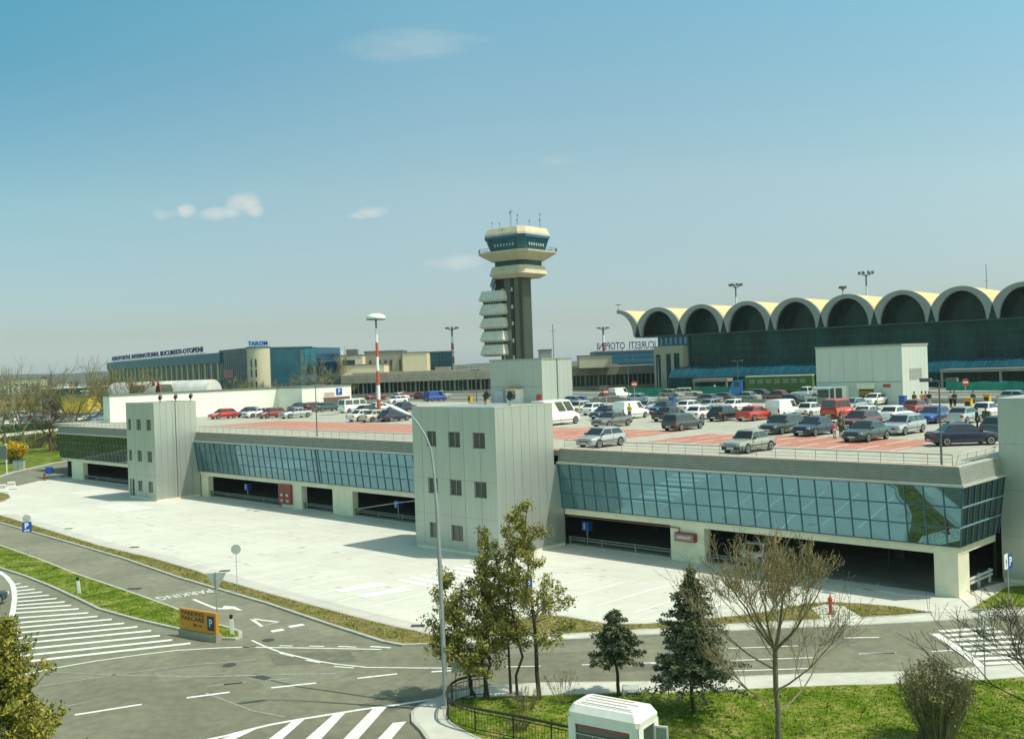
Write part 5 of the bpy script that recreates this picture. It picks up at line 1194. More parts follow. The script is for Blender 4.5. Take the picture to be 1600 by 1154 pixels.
# tall street lamp
base=G(697,1105,.12); Y0=base.y
L1=thing('street_lamp','tall grey curved-arm street lamp in front of the middle stair tower','street lamp',base)
pp=[D(x,y,Y0)-base for x,y in ((697,1105),(690.5,960),(687,880),(683,800),(678,740),(673,702),(665,682),(654,664),(641,648))]
pp=[Vector((p.x,i*.02,max(0,p.z))) for i,p in enumerate(pp)]; pp[0]=Vector((0,0,-.05))
b=MB(); b.tube(pp,[.115,.10,.095,.085,.06,.05,.045,.042,.04],10); b.build('pole',m_lampgrey,L1,smooth=60)
h0=pp[-1]; h1=D(603,630,Y0)-base; dr=(Vector((h1.x,-.3,h1.z))-h0); n=8; rings=[]
for i in range(n+1):
    t=i/n; c=h0+dr*t; w=.05+.13*math.sin(PI*min(1,t*1.02+.0))**.6 if 0<i<n else .04; hh=w*.5
    rings.append([c+Vector((0,-w,0)),c+Vector((-.03,-w*.6,hh)),c+Vector((-.03,w*.6,hh)),c+Vector((0,w,0)),c+Vector((.02,w*.6,-hh)),c+Vector((.02,-w*.6,-hh))])
b=MB(); b.loft(rings); b.build('lamp_head',m_wsign,L1,smooth=50)
b=MB(); b.box(-.2,.2,-.2,.2,-.02,.1); b.build('base',m_kerb,L1)
b=MB(); b.box(-.16,.0,-.16,-.06,3.9,4.3); b.build('junction_box',m_lampgrey,L1)
# curved railing
rp=[G(x,y,1.1) for x,y in ((756,1054),(742,1055),(728,1057.5),(716,1061),(706,1067),(700,1074),(698,1081),(699,1088),(704,1093.5),(715,1098),(731,1103),(747,1107),(780,1113),(812,1118.7),(850,1126.5),(883,1133.5),(930,1144)  ,(985,1160))]
o0=Vector((rp[0].x,rp[0].y,.15)); RL=thing('railing','black curved pedestrian railing around the lawn corner, with a thick dark top rail','railing',o0)
b=MB(); b.tube([p-o0 for p in rp],.055,6); b.build('top_rail',mat('brown_black_rail',(.035,.022,.015),.5),RL,smooth=60)
b=MB(); b.tube([p-o0-Vector((0,0,.16)) for p in rp],.02,4); b.tube([p-o0-Vector((0,0,.85)) for p in rp],.02,4); b.build('lower_rail',m_black,RL)
acc=0; posts=MB(); bars=MB(); last=rp[0]; dist=0
pts=[]; 
for i in range(len(rp)-1):
    L=(rp[i+1]-rp[i]).length; k=int(L/.14)
    for j in range(k): pts.append(rp[i].lerp(rp[i+1],j/k)-o0)
for i,p in enumerate(pts):
    if i%12==0: q=MB(); q.tube([p,p-Vector((0,0,.98))],.032,5); q.build('post',m_black,RL)
    else: bars.tube([p-Vector((0,0,.16)),p-Vector((0,0,.85))],.009,3,cap=False)
bars.build('bars',m_black,RL)
# white booth
FL=G(886,1103,2.5); FR=G(997,1124,2.5); BR=G(1036,1106,2.5)
fx=(FR-FL); fw_=fx.length; ba=math.atan2(fx.y,fx.x); nrm=Vector((-math.sin(ba),math.cos(ba),0)); dpt=1.55
BO=thing('guard_booth','white moulded guard booth with ribbed roof, large window and open side door','booth',(FL.x,FL.y,.15),ba); zt=2.35
m_booth=mat('booth_white',(.78,.77,.71),.5,var=.08,scale=2.5,var2=.06)
def rr(x0,x1,y0,y1,c,z): return [Vector((x,y,z)) for x,y in ((x0+c,y0),(x1-c,y0),(x1,y0+c),(x1,y1-c),(x1-c,y1),(x0+c,y1),(x0,y1-c),(x0,y0+c))]
b=MB(); b.loft([rr(0,fw_,0,dpt,.12,zt-.35),rr(-.02,fw_+.02,-.02,dpt+.02,.14,zt-.15),rr(.12,fw_-.12,.12,dpt-.12,.14,zt+.10),rr(.2,fw_-.2,.2,dpt-.2,.12,zt+.12)]); b.build('roof',m_booth,BO,smooth=25)
b=MB()
for i in range(4): y=.35+i*.27; b.box(.4,fw_-.45-(.3 if i%2 else 0),y,y+.05,zt+.121,zt+.15)
b.box(.3,fw_-.3,.22,.245,zt+.121,zt+.14); b.build('roof_rib',mat('booth_rib',(.50,.47,.40),.6),BO)
b=MB(); T=Tm(0,0); wallgrid(b,.02,fw_-.02,0,zt-.34,[(.30,fw_-.32,.95,zt-.50)],Tm(0,.0),.08)
T2=Matrix.Translation((fw_-.0,.02,0))@Matrix.Rotation(PI/2,4,'Z'); wallgrid(b,0,dpt-.04,0,zt-.34,[(.35,dpt-.35,.05,zt-.45)],T2,.08)
b.quad((.02,dpt,0),(.02,0,0),(.02,0,zt-.34),(.02,dpt,zt-.34)); b.quad((fw_-.02,dpt,0),(.02,dpt,0),(.02,dpt,zt-.34),(fw_-.02,dpt,zt-.34)); b.build('wall',m_booth,BO)
f=MB(); f.box(.26,fw_-.28,-.04,.05,zt-.53,zt-.46).box(fw_-.34,fw_-.28,-.04,.05,.9,zt-.53).box(.26,.32,-.02,.05,.9,zt-.53).box(.26,fw_-.28,-.04,.05,.88,.94); w=f.build('window_frame',m_wsign,BO)
g=MB(); g.quad((.30,.07,.94),(fw_-.32,.07,.94),(fw_-.32,.07,zt-.5),(.3,.07,zt-.5)); g.build('pane',m_winw,w)
f=MB(); f.box(.32,fw_-.34,-.02,.03,zt-.60,zt-.535); f.build('red_gasket',m_red,w)
f=MB(); f.box(.32,fw_-.34,.02,.06,1.42,1.46).box(1.0,1.04,.02,.06,.94,1.42); f.build('sliding_bar',m_metal,w)
f=MB(); f.box(0,.5,-.02,.02,.1,.16).box(0,.5,-.02,.02,1.75,1.82).box(0,.06,-.02,.02,.16,1.75).box(.44,.5,-.02,.02,.16,1.75); d=f.build('door',m_wsign,BO,loc=(fw_+.02,dpt-.4,0),rot=(0,0,R(12)))
g=MB(); g.quad((.06,0,.16),(.44,0,.16),(.44,0,1.75),(.06,0,1.75)); g.build('pane',mat('door_glass',(.25,.30,.28),.1),d)
f=MB(); f.box(.02,fw_-.02,.02,dpt-.02,.0,.05); f.build('floor',m_dark,BO)
# signs
def post(par,h,r=.03,m=m_lampgrey): b=MB(); b.tube([(0,0,0),(0,0,h)],r,6); return b.build('post',m,par)
def disc(par,name,r,z,m,y=-.04,n=24,sides=None): 
    b=MB(); b.lathe([(r,-.008),(r,.008)],n,Matrix.Translation((0,y,z))@Matrix.Rotation(PI/2,4,'X')); return b.build(name,m,par)
def faceang(p): return math.atan2(p.y,p.x)-PI/2   # turn the sign's front to the camera side of the road
p=G(43.5,867,.12); s=thing('parking_sign','blue P sign under a round grey sign back on the left grass strip','road sign',p,.45)
post(s,3.1); b=MB(); b.box(-.38,.38,-.06,-.035,2.0,2.85); o=b.build('sign_plate',m_blue,s); textmesh('letter','P',.62,m_wsign,o,(-.02,-.065,2.52),(PI/2,0,0),.004,1,.02)
b=MB(); b.box(-.24,.20,-.068,-.061,2.08,2.13).box(-.2,.22,-.068,-.061,2.16,2.20); b.build('line_marks',m_wsign,o); disc(s,'round_plate',.34,3.12,m_signback,.03)
p=G(371,925,.12); s=thing('round_sign','round grey sign back on a thin pole at the edge of the parking lot','road sign',p,.2); post(s,3.0,.022); disc(s,'sign_plate',.33,2.95,m_signback)
p=G(340,976,.12); s=thing('yield_sign','inverted triangular sign back on a pole behind the orange board','road sign',p,.1); post(s,3.15,.04)
b=MB(); b.prism([(-.62,3.1),(.62,3.1),(0,2.05)],-.05,-.03,Matrix.Rotation(PI/2,4,'X')); b.build('sign_plate',m_signback,s); b=MB(); b.box(-.02,.02,-.01,.07,2.1,3.1); b.build('bracket',m_trim,s)
# orange board
a=G(281,993); c=G(338,1003.5); v=(c-a); ow=v.length; s=thing('parking_board','orange PARKING PARCARE board on a low concrete block at the tip of the grass strip','sign',a,math.atan2(v.y,v.x))
b=MB(); b.box(-.05,ow+.05,-.05,.35,0,.42); b.build('base',m_conc,s); b=MB(); b.box(0,ow,.02,.22,.44,1.62); o=b.build('board',m_orange,s)
m_txt=mat('dark_lettering',(.05,.02,.005),.6)
for t_,z,x,sz in (('PARKING',1.40,.34,.34),('PARCARE',1.10,.34,.34),('50 m',.78,.52,.2)): 
    q=textmesh('lettering',t_,sz,m_txt,o,(ow*(.37 if sz>.3 else .5),.012,z),(PI/2,0,0),.004,1,.006); wd=max(k.co.x for k in q.data.vertices)-min(k.co.x for k in q.data.vertices); q.scale=(ow*(.62 if sz>.3 else .24)/wd,1,1)
b=MB(); b.box(ow*.77,ow*.95,.008,.019,.62,1.42); q=b.build('plate',mat('navy_plate',(.01,.02,.06),.5),o); textmesh('letter','P',.62,mat('pale_blue_letter',(.45,.60,.70),.5),q,(ow*.86,.004,1.02),(PI/2,0,0),.003,.9,.015)
# delineators
for (px,py,lab) in ((124,927,'white delineator post with black cap, leaning on the left grass strip'),(363,991,'white delineator post with black cap on the island tip')):
    p=G(px,py,.12); s=thing('delineator_post',lab,'bollard',p,0,'white delineator posts'); T=Matrix.Rotation(R(-5 if px<200 else -2),4,'Y')
    b=MB(); b.box(-.10,.10,-.04,.04,0,.92,T); b.build('post',m_wsign,s); b=MB(); b.box(-.085,.085,-.041,.041,.921,1.15,T); b.build('cap',m_black,s)
# two-post sign back near the railing
p=G(713,1093,.15); s=thing('board_sign','grey board sign on two posts, seen from behind, inside the curved railing','road sign',p,.15)
for x in (0,.55): b=MB(); b.tube([(x,0,0),(x,0,1.9)],.025,5); b.build('post',m_lampgrey,s)
b=MB(); b.box(-.15,.68,-.05,-.03,1.25,1.95); b.build('sign_plate',m_signback,s)
p=G(1539.5,1063,.15); s=thing('crossing_sign','grey sign back on a thin pole by the zebra crossing','road sign',p,.75); post(s,3.0,.028); b=MB(); b.box(-.3,.3,-.05,-.03,2.35,3.0); b.build('sign_plate',m_signback,s)
b=MB(); b.box(-.3,.3,.03,.05,1.95,2.25); b.build('lower_plate',m_signback,s)
p=G(1577,955,.12); s=thing('parking_sign','blue P sign beside a white arrow plate at the right stair tower','road sign',p,.72); post(s,3.3,.03)
b=MB(); b.box(-.05,.48,-.06,-.035,2.4,3.2); o=b.build('sign_plate',m_blue,s); textmesh('letter','P',.68,m_wsign,o,(.22,-.065,2.8),(PI/2,0,0),.004,1,.02)
b=MB(); b.box(-.55,-.10,-.06,-.035,2.45,3.3); o=b.build('arrow_plate',m_wsign,s); b=MB(); b.prism([(-.4,2.8),(-.25,2.8),(-.325,3.05)],.061,.066,Matrix.Rotation(PI/2,4,'X')); b.box(-.345,-.305,-.066,-.061,2.6,2.8); b.build('arrow',m_black,o)
p=G(826,986,.12); s=thing('parking_sign','blue P sign seen through the foliage of the tallest young pine','road sign',p,.5); post(s,3.2,.03)
b=MB(); b.box(-.3,.3,-.06,-.035,2.2,3.0); o=b.build('sign_plate',m_blue,s); textmesh('letter','P',.6,m_wsign,o,(0,-.065,2.6),(PI/2,0,0),.004,1,.02)
# small posts near the spruces
p=G(1045,1085,.15); s=thing('marker_post','thin dark post left of the larger spruce','post',p); b=MB(); b.tube([(0,0,0),(0,0,1.9)],.025,5); b.build('post',m_trim,s); b=MB(); b.box(-.12,.12,-.03,-.005,1.5,1.9); b.build('plate',m_signback,s)
p=G(985,1083,.15); s=thing('utility_box','small grey sloping utility box on the pavement edge right of the small spruce','box',p); b=MB(); b.loft([[Vector((-.38,-.2,0)),Vector((.38,-.2,0)),Vector((.38,.2,0)),Vector((-.38,.2,0))],[Vector((-.32,-.1,.22)),Vector((.4,-.1,.22)),Vector((.4,.2,.34)),Vector((-.32,.2,.34))]]); b.build('body',m_signback,s); b=MB(); b.box(-.2,.2,-.215,-.2,.04,.12); b.build('label_plate',m_trim,s)
p=G(1460,1068,.15); s=thing('utility_box','small blue-grey utility box on the pavement behind the leafless shrub','box',p); b=MB(); b.loft([[Vector((-.4,-.2,0)),Vector((.4,-.2,0)),Vector((.4,.2,0)),Vector((-.4,.2,0))],[Vector((-.32,-.1,.2)),Vector((.3,-.1,.2)),Vector((.3,.2,.3)),Vector((-.32,.2,.3))]]); b.build('body',mat('blue_grey_box',(.10,.16,.20),.5),s); b=MB(); b.box(-.2,.2,-.215,-.2,.04,.12); b.build('label_plate',m_trim,s)
# hydrant
p=G(1298,959,.14); s=thing('fire_hydrant','red fire hydrant on the concrete pad in the right grass strip','hydrant',p)
b=MB(); b.lathe([(.16,0),(.16,.08),(.10,.10),(.09,.75),(.13,.78),(.13,.86),(.08,.98),(.03,1.05)],14); b.build('body',m_red,s,smooth=40)
b=MB(); b.tube([(-.24,0,.66),(.24,0,.66)],.06,8); b.build('outlet',m_red,s); b=MB(); b.lathe([(.04,1.05),(.04,1.14),(.001,1.14)],6); b.build('top_nut',m_red,s)
# plastic barriers far left
for px,py,lab in ((4,768,'pink and white road barrier block at the far left edge'),(18,763.5,'pink and white road barrier block, second from the left edge')):
    p=G(px,py,.1); s=thing('barrier_block',lab,'barrier',p,.3,'pink and white barrier blocks'); m_pk=mat('faded_red_plastic',(.62,.36,.30),.6)
    b=MB(); b.prism([(-.75,0),(.75,0),(.75,.15),(.5,.35),(.45,1.0),(-.45,1.0),(-.5,.35),(-.75,.15)],-.25,.25,Matrix.Rotation(PI/2,4,'X')); b.build('body',m_wsign,s)
    b=MB(); b.box(-.44,.44,-.262,-.251,.55,.85); b.build('stripe',m_pk,s)
p=G(77,749,.05); s=thing('bin','blue litter bin on a post beside the access road','bin',p); b=MB(); b.tube([(0,0,0),(0,0,1.6)],.06,5); b.build('post',m_metal,s); b=MB(); b.prism([(-.42,-.3),(.42,-.3),(.5,.3),(-.5,.3)],.9,1.9); b.build('body',m_blue,s)
p=G(70,750,.05); s=thing('bollard','short rusty bollard left of the blue litter bin','bollard',p); b=MB(); b.lathe([(.16,0),(.16,1.0),(.2,1.02),(.1,1.15)],10); b.build('post',mat('rust_brown',(.20,.07,.04),.8),s)
p=G(4,741,.12); s=thing('board_sign','dark grey board sign on a post at the far left edge','road sign',p); b=MB(); b.tube([(.7,0,0),(.7,0,5)],.1,5); b.build('post',m_wsign,s); b=MB(); b.box(-2,.8,-.1,-.02,2.4,4.6); b.build('sign_plate',mat('slate_board',(.12,.16,.16),.5),s)
p=G(30,733,.12); s=thing('utility_cabinet','pale grey roadside cabinet below the yellow bush','cabinet',p); b=MB(); b.box(-.9,.9,-.4,.4,0,1.6); b.build('body',m_signback,s); b=MB(); b.box(-.02,.02,-.42,-.4,.1,1.5).box(-.95,.95,-.45,.45,1.6,1.68); b.build('door_edge',m_trim,s)
# garage wall items
def lo(x,y,z=0): return Lw(x,y,z)
s=thing('fire_cabinet','tall red cabinet with white lettering on the garage pillar, left half','cabinet',lo(-74.55,0,.45),TH)
m_cab2=mat('brown_red_cabinet',(.26,.055,.035),.6,var=.12,scale=3); b=MB(); b.box(0,2.4,-.32,-.01,0,2.15); o=b.build('body',m_cab2,s); b=MB(); b.box(1.18,1.22,-.335,-.321,.05,2.1); b.build('door_gap',m_txt,o)
for t_,x,z in (('PSI',.6,.95),('PSI',1.75,.95),('112',.6,.35),('112',1.75,.35)): textmesh('lettering',t_,.36,m_wsign,o,(x,-.33,z),(PI/2,0,0),.004,1.1,.012)
s=thing('hose_box','long red box with pale front on the garage pillar right of the opening','box',lo(-20.55,0,1.55),TH)
b=MB(); b.box(0,1.75,-.42,-.01,0,.62); o=b.build('body',m_cab2,s); b=MB(); b.box(.06,1.69,-.44,-.421,.06,.54); b.build('front_plate',mat('dusty_pink_plate',(.32,.19,.15),.6),o); textmesh('lettering','HIDRANT',.24,m_wsign,o,(.85,-.446,.3),(PI/2,0,0),.003,1.2,.005)
for x,lab in ((-83.3,'blue box on a post inside the left garage opening'),(-54.9,'blue box on a post inside the garage opening left of the middle stair tower'),(-30.3,'blue box on a post inside the garage opening right of the middle stair tower')):
    s=thing('payment_box',lab,'box',lo(x,1.0,.03),TH,'blue boxes in the garage openings'); b=MB(); b.tube([(0,0,0),(0,0,1.3)],.05,5); b.build('post',m_metal,s); b=MB(); b.box(-.35,.35,-.25,.25,1.2,1.95); o=b.build('body',m_blue,s); b=MB(); b.box(-.18,.0,-.262,-.251,1.35,1.8); b.build('label_plate',m_signback,o)
s=thing('traffic_mirror','pair of dim round discs on a post inside the wide garage opening','mirror',lo(-6.2,4.0,.03),TH); b=MB(); b.tube([(0,0,0),(0,0,2.2)],.04,5); b.build('post',m_trim,s)
for x in (-.27,.27): b=MB(); b.lathe([(.26,-.01),(.26,.01)],18,Matrix.Translation((x,-.06,2.0))@Matrix.Rotation(PI/2,4,'X')); b.build('disc',mat('dim_disc',(.22,.24,.18),.5),s)
# floodlights on the middle tower
for x,y,lab in ((-33.6,-4.0,'black floodlight on the middle stair tower roof, right one'),(-38.0,-2.5,'black floodlight on the middle stair tower roof, left one')):
    l=thing('floodlight',lab,'floodlight',Lw(x,y,11.7),TH,'floodlights on the middle stair tower')
    b=MB(); b.tube([(0,0,.0),(0,0,.6)],.05,5).box(-.16,.16,-.16,.16,0,.08); b.build('post',m_metal,l)
    b=MB(); b.box(-.34,.34,-.15,.15,-.24,.24,Matrix.Translation((.05,0,.78))@Matrix.Rotation(R(-40),4,'Y')); b.build('lamp_head',m_black,l)
# roof-deck lamp posts
def decklamp(lab,px,pyb,H,z=7.8,base=None,r=.07,arm=.8):
    p=base if base is not None else G(px,pyb,z); s=thing('lamp_post',lab,'lamp post',(p[0],p[1],z),TH,'thin twin-headed lamp posts'); b=MB(); b.tube([(0,0,0),(0,0,H*.5),(0,0,H)],[r,r*.85,r*.6],7); b.build('pole',m_trimg,s)
    b=MB(); b.tube([(-arm,0,H),(arm,0,H)],.035,5); b.build('cross_arm',m_trimg,s)
    for x in (-arm,arm): b=MB(); b.box(x-.32,x+.32,-.2,.2,H-.06,H+.16,Matrix.Identity(4)); b.build('lamp_head',m_trimg,s)
m_trimg=mat('lamp_dark_grey',(.10,.12,.11),.5)
decklamp('thin twin-headed lamp post at the right front corner of the car deck',1484,727,5.3,base=Lw(-1.0,.5))
decklamp('thin twin-headed lamp post on the car deck edge left of centre',490,685,6.2,base=Lw(-67.7,.45))
for px,Y,H,lab in ((1029,168,7.5,'grey lamp post in front of the terminal pier'),(1153,190,6.5,'grey lamp post in front of the green trailer'),(982,190,7.5,'grey lamp post in front of the arrivals building, right part'),(744,190,6.5,'grey lamp post left of the middle lift tower')):
    p=D(px,600,Y); decklamp(lab,0,0,H,z=7.69,base=(p.x,Y),r=.09)
# striped masts
m_rs=mat('mast_red',(.50,.09,.04),.6); 
def mast(lab,px,ptop,Y,zb,head,wd=.35,n=6,lo_=0):
    zt=D(px,ptop,Y).z; xb=D(px,(568-(px-800)*.0345),Y).x; s=thing('light_mast',lab,'mast',(xb,Y,zb),0,'striped light masts'); H=zt-zb
    for i in range(n):
        b=MB(); b.tube([(0,0,H*.86*i/n),(0,0,H*.86*(i+1)/n)],[wd*(1-.4*i/n),wd*(1-.4*(i+1)/n)],8,cap=True); b.build('section',m_rs if i%2==0 else m_wsign,s)
    b=MB(); b.tube([(0,0,H*.86),(0,0,H*.97)],wd*.5,6); b.build('top_section',m_trimg,s)
    if head=='dome':
        r_=3.3*Y/180*.53; b=MB(); b.lathe([(r_*.96,H*.955),(r_,H*.97),(r_*.92,H*.985),(r_*.5,H*1.005),(.05,H*1.01)],24); b.build('lamp_dome',m_wsign,s,smooth=50)
        b=MB(); b.lathe([(r_*.95,H*.945),(r_*.95,H*.954)],24); b.build('lamp_rim',m_trimg,s)
    else:
        b=MB(); r_=head
        for k in range(8): a=2*PI*k/8; b.tube([(0,0,H*.95),(r_*math.cos(a),r_*math.sin(a),H*.985)],.08,4).box(r_*math.cos(a)-.3,r_*math.cos(a)+.3,r_*math.sin(a)-.3,r_*math.sin(a)+.3,H*.975,H*1.0)
        b.build('lamp_ring',m_trimg,s)
mast('striped mast with a white mushroom lamp above the car deck',590,491,165,7.8,'dome',.32,6)
mast('red and white striped mast with lamp ring left of the control tower',708,511,305,7.7,1.7,.6,8)
mast('red and white striped mast with lamp ring left of the terminal',944,511,330,7.7,1.7,.6,6)
mast('slim mast with lamp ring rising behind the third terminal arch',1153,443,340,7.7,2.0,.5,8)
mast('slim mast with lamp ring rising behind the fifth terminal arch, the tallest',1357,424,330,7.7,2.2,.5,8)
mast('small dark mast behind the fifth terminal arch, left of the tallest',1320,447,330,7.7,.9,.25,8)
mast('short dark mast at the left end of the terminal roof',969,476,254,27.1,.5,.12,2)
for px,pt,Y,z,lab in ((1545,413,300,7.7,'thin aerial rod above the right terminal arches'),(865,507,262,13.6,'thin aerial rod right of the control tower')):
    zt=D(px,pt,Y).z; s=thing('aerial',lab,'aerial',(D(px,550,Y).x,Y,z)); b=MB(); b.tube([(0,0,0),(0,0,zt-z)],.09,5); b.build('rod',m_trimg,s); b=MB(); b.tube([(-.8,0,(zt-z)*.85),(.8,0,(zt-z)*.85)],.05,4); b.build('cross_bar',m_trimg,s)
# ------------------------------------------------------------ people
m_skin=mat('skin',(.42,.27,.18),.6)
HAIR=mat('dark_hair',(.02,.015,.01),.7)
def person(label,pos,ang,top,legs,pose=0,scale=1.0,group='people on the car deck'):
    o=thing('person',label,'person',pos,ang,group); a=.06
    J=dict(pel=(0,0,.93),waist=(0,0,1.08),chest=(0,.0,1.33),neck=(0,.0,1.48),head=(0,-.02,1.60),top=(0,-.01,1.74))
    arm=[((.19,0,1.40),(.25,.03,1.15),(.24,-.05,.93),(.24,-.08,.85)),((.19,0,1.40),(.25,.0,1.16),(.17,-.22,1.08),(.12,-.28,1.08))][pose%2]
    def skin(name,chains,m,par,sub=1):
        me=bpy.data.meshes.new(name); vs=[];es=[];rs=[];idx={}
        for ch in chains:
            pr=None
            for p,r_ in ch:
                k=tuple(round(c,3) for c in p)
                if k not in idx: idx[k]=len(vs); vs.append(p); rs.append(r_)
                if pr is not None and pr!=idx[k]: es.append((pr,idx[k]))
                pr=idx[k]
        me.from_pydata(vs,es,[]); t=bpy.data.objects.new('tmp',me); C.objects.link(t); t.modifiers.new('s','SKIN'); t.modifiers.new('u','SUBSURF').levels=sub
        for i,r_ in enumerate(rs): me.skin_vertices[0].data[i].radius=r_ if isinstance(r_,tuple) else (r_,r_)
        me.skin_vertices[0].data[0].use_root=True
        bpy.context.view_layer.update(); m2=bpy.data.meshes.new_from_object(t.evaluated_get(bpy.context.evaluated_depsgraph_get())); bpy.data.objects.remove(t)
        m2.name=name; m2.materials.clear(); m2.materials.append(m); m2.shade_smooth(); q=bpy.data.objects.new(name,m2); C.objects.link(q); q.parent=par; return q
    st=.14 if pose==2 else .04
    leg=[[((0,0,.93),.13),((s*.10,0,.88),.10),((s*.11,s*st*.5-.02,.50),.062),((s*.11,s*st,.09),.042),((s*.12,s*st-.13,.03),.035)] for s in (1,-1)]
    sp=[((0,0,.93),.13),((0,0,1.08),.12),((0,0,1.33),.15),((0,0,1.46),.06),((0,-.01,1.55),.075),((0,-.01,1.64),.09),((0,0,1.72),.06)]
    arms=[]
    for s in (1,-1):
        A_=[((0,0,1.33),.15)]+[((s*p[0],p[1],p[2]),r_) for p,r_ in zip(arm,(.06,.045,.036,.03))]; arms.append(A_)
        h=arm[3]
        for f in range(4): arms.append([((s*h[0],h[1],h[2]),.03),((s*(h[0]-.03+.02*f),h[1]-.01,h[2]-.07-(.01 if f in(1,2) else 0)),.009)])
        arms.append([((s*h[0],h[1],h[2]),.03),((s*(h[0]-.045),h[1]-.03,h[2]-.035),.010)])
    skin('body',[sp]+leg+arms,m_skin,o)
    skin('jacket',[[((0,0,.90),.155),((0,0,1.08),.15),((0,0,1.33),.18),((0,0,1.45),.09)]]+[[((0,0,1.33),.18)]+[((s*p[0],p[1],p[2]),r_) for p,r_ in zip(arm[:3],(.08,.062,.05))] for s in (1,-1)],top,o)
    skin('trousers',[[((0,0,.95),.15),((s*.10,0,.86),.115),((s*.11,s*st*.5-.02,.50),.08),((s*.11,s*st,.12),.062)] for s in (1,-1)],legs,o)
    b=MB(); b.lathe([(.10,1.66),(.105,1.72),(.09,1.78),(.05,1.81),(.001,1.815)],12); b.v=[(v[0],v[1]*1.1+.02,v[2]) for v in b.v]; b.build('hair',HAIR,o,smooth=60)
    for s in (1,-1):
        b=MB(); b.box(s*.11-.05,s*.11+.05,s*st-.20,s*st+.06,0,.08); b.build('shoe',m_black,o)
    b=MB(); b.box(-.015,.015,-.125,-.095,1.60,1.65).box(-.045,-.02,-.108,-.09,1.655,1.67).box(.02,.045,-.108,-.09,1.655,1.67).box(-.03,.03,-.105,-.088,1.565,1.575); b.build('face',mat('face_features',(.20,.09,.06),.7),o)
    o.scale=(1.12*scale,)*3; return o
cl=lambda n,c: mat('cloth_'+n,c,.85,var=.1,scale=6)
yj,gc,bk,nv,wh,pk,jn=cl('yellow',(.58,.38,.01)),cl('green',(.05,.07,.025)),cl('black',(.012,.012,.012)),cl('navy',(.02,.03,.07)),cl('pale',(.45,.42,.38)),cl('pink',(.50,.12,.12)),cl('denim',(.10,.17,.26))
def pd(px,py,z=7.81): g=G(px,py,z); return (g.x,g.y,z)
person('person in a yellow jacket and blue trousers standing by the white panel van',pd(984,656),2.6,yj,jn,1)
person('person in a long green coat beside the maroon estate',pd(1314,682),.4,gc,gc,1)
person('child-sized person in pink top next to the person in green',pd(1304,684),.2,pk,wh,0,.72)
person('person in black standing behind the dark blue saloon, left one',pd(1527,672),1.0,bk,bk,0)
person('person in dark green standing behind the dark blue saloon, right one',pd(1541,670),-.6,gc,gc,0)
person('person in dark coat standing alone right of the blue bin by the lift tower',pd(1429,636),.2,gc,bk,0,group='people near the back lift tower')
for px,t_,l_,lab in ((1441,yj,bk,'person in ochre top, left of the group by the lift tower'),(1447,pk,jn,'person in pink top, middle of the group by the lift tower'),(1452,bk,wh,'person in black top, right of the group by the lift tower'),(1486,wh,bk,'person in pale top behind the right lamp post'),(1492,bk,bk,'person in black walking behind the right lamp post'),(1521,gc,gc,'person in dark clothes by the yellow ticket machine')):
    person(lab,pd(px,636),px%3-.8,t_,l_,(px%3),group='people near the back lift tower')
person('person in white walking in front of the terminal netting',pd(1117,615,7.9),.5,wh,wh,2,1.0,'people on the forecourt')
# yellow ticket machines and bins on the deck
def tmach(lab,px,py,col=m_orange):
    p=pd(px,py,7.8); s=thing('ticket_machine',lab,'ticket machine',p,TH,'yellow ticket machines'); b=MB(); b.box(-.35,.35,-.3,.3,0,1.7); b.build('body',mat('yellow_machine',(.60,.33,.01),.5),s); b=MB(); b.box(-.25,.25,-.315,-.301,.9,1.5); b.build('panel',m_trim,s); b=MB(); b.box(-.4,.4,-.35,.35,1.7,1.82); b.build('cap',m_orange,s)
tmach('yellow ticket machine left of the dark-clothed person, near the right back edge',1514,648); tmach('yellow ticket machine behind the white saloon at the right',1543,640)
tmach('yellow ticket machine seen above the middle stair tower roof, right one',760,634); tmach('yellow ticket machine seen above the middle stair tower roof, left one',735,633)
def bluebin(lab,px,py):
    p=pd(px,py,7.8); s=thing('bin',lab,'bin',p,TH,'blue bins on the deck'); b=MB(); b.prism([(-.4,-.35),(.4,-.35),(.4,.35),(-.4,.35)],.1,1.25); b.build('body',mat('blue_bin',(.02,.09,.36),.5),s); b=MB(); b.box(-.44,.44,-.4,.4,1.25,1.35); b.build('lid',mat('blue_lid',(.015,.06,.22),.5),s)
bluebin('blue bin in front of the tall back right lift tower, left one',1411,634); bluebin('blue bin at the back rail right of the white panel van',1051,634); bluebin('blue bin near the white lift tower corner, far back',912,632)
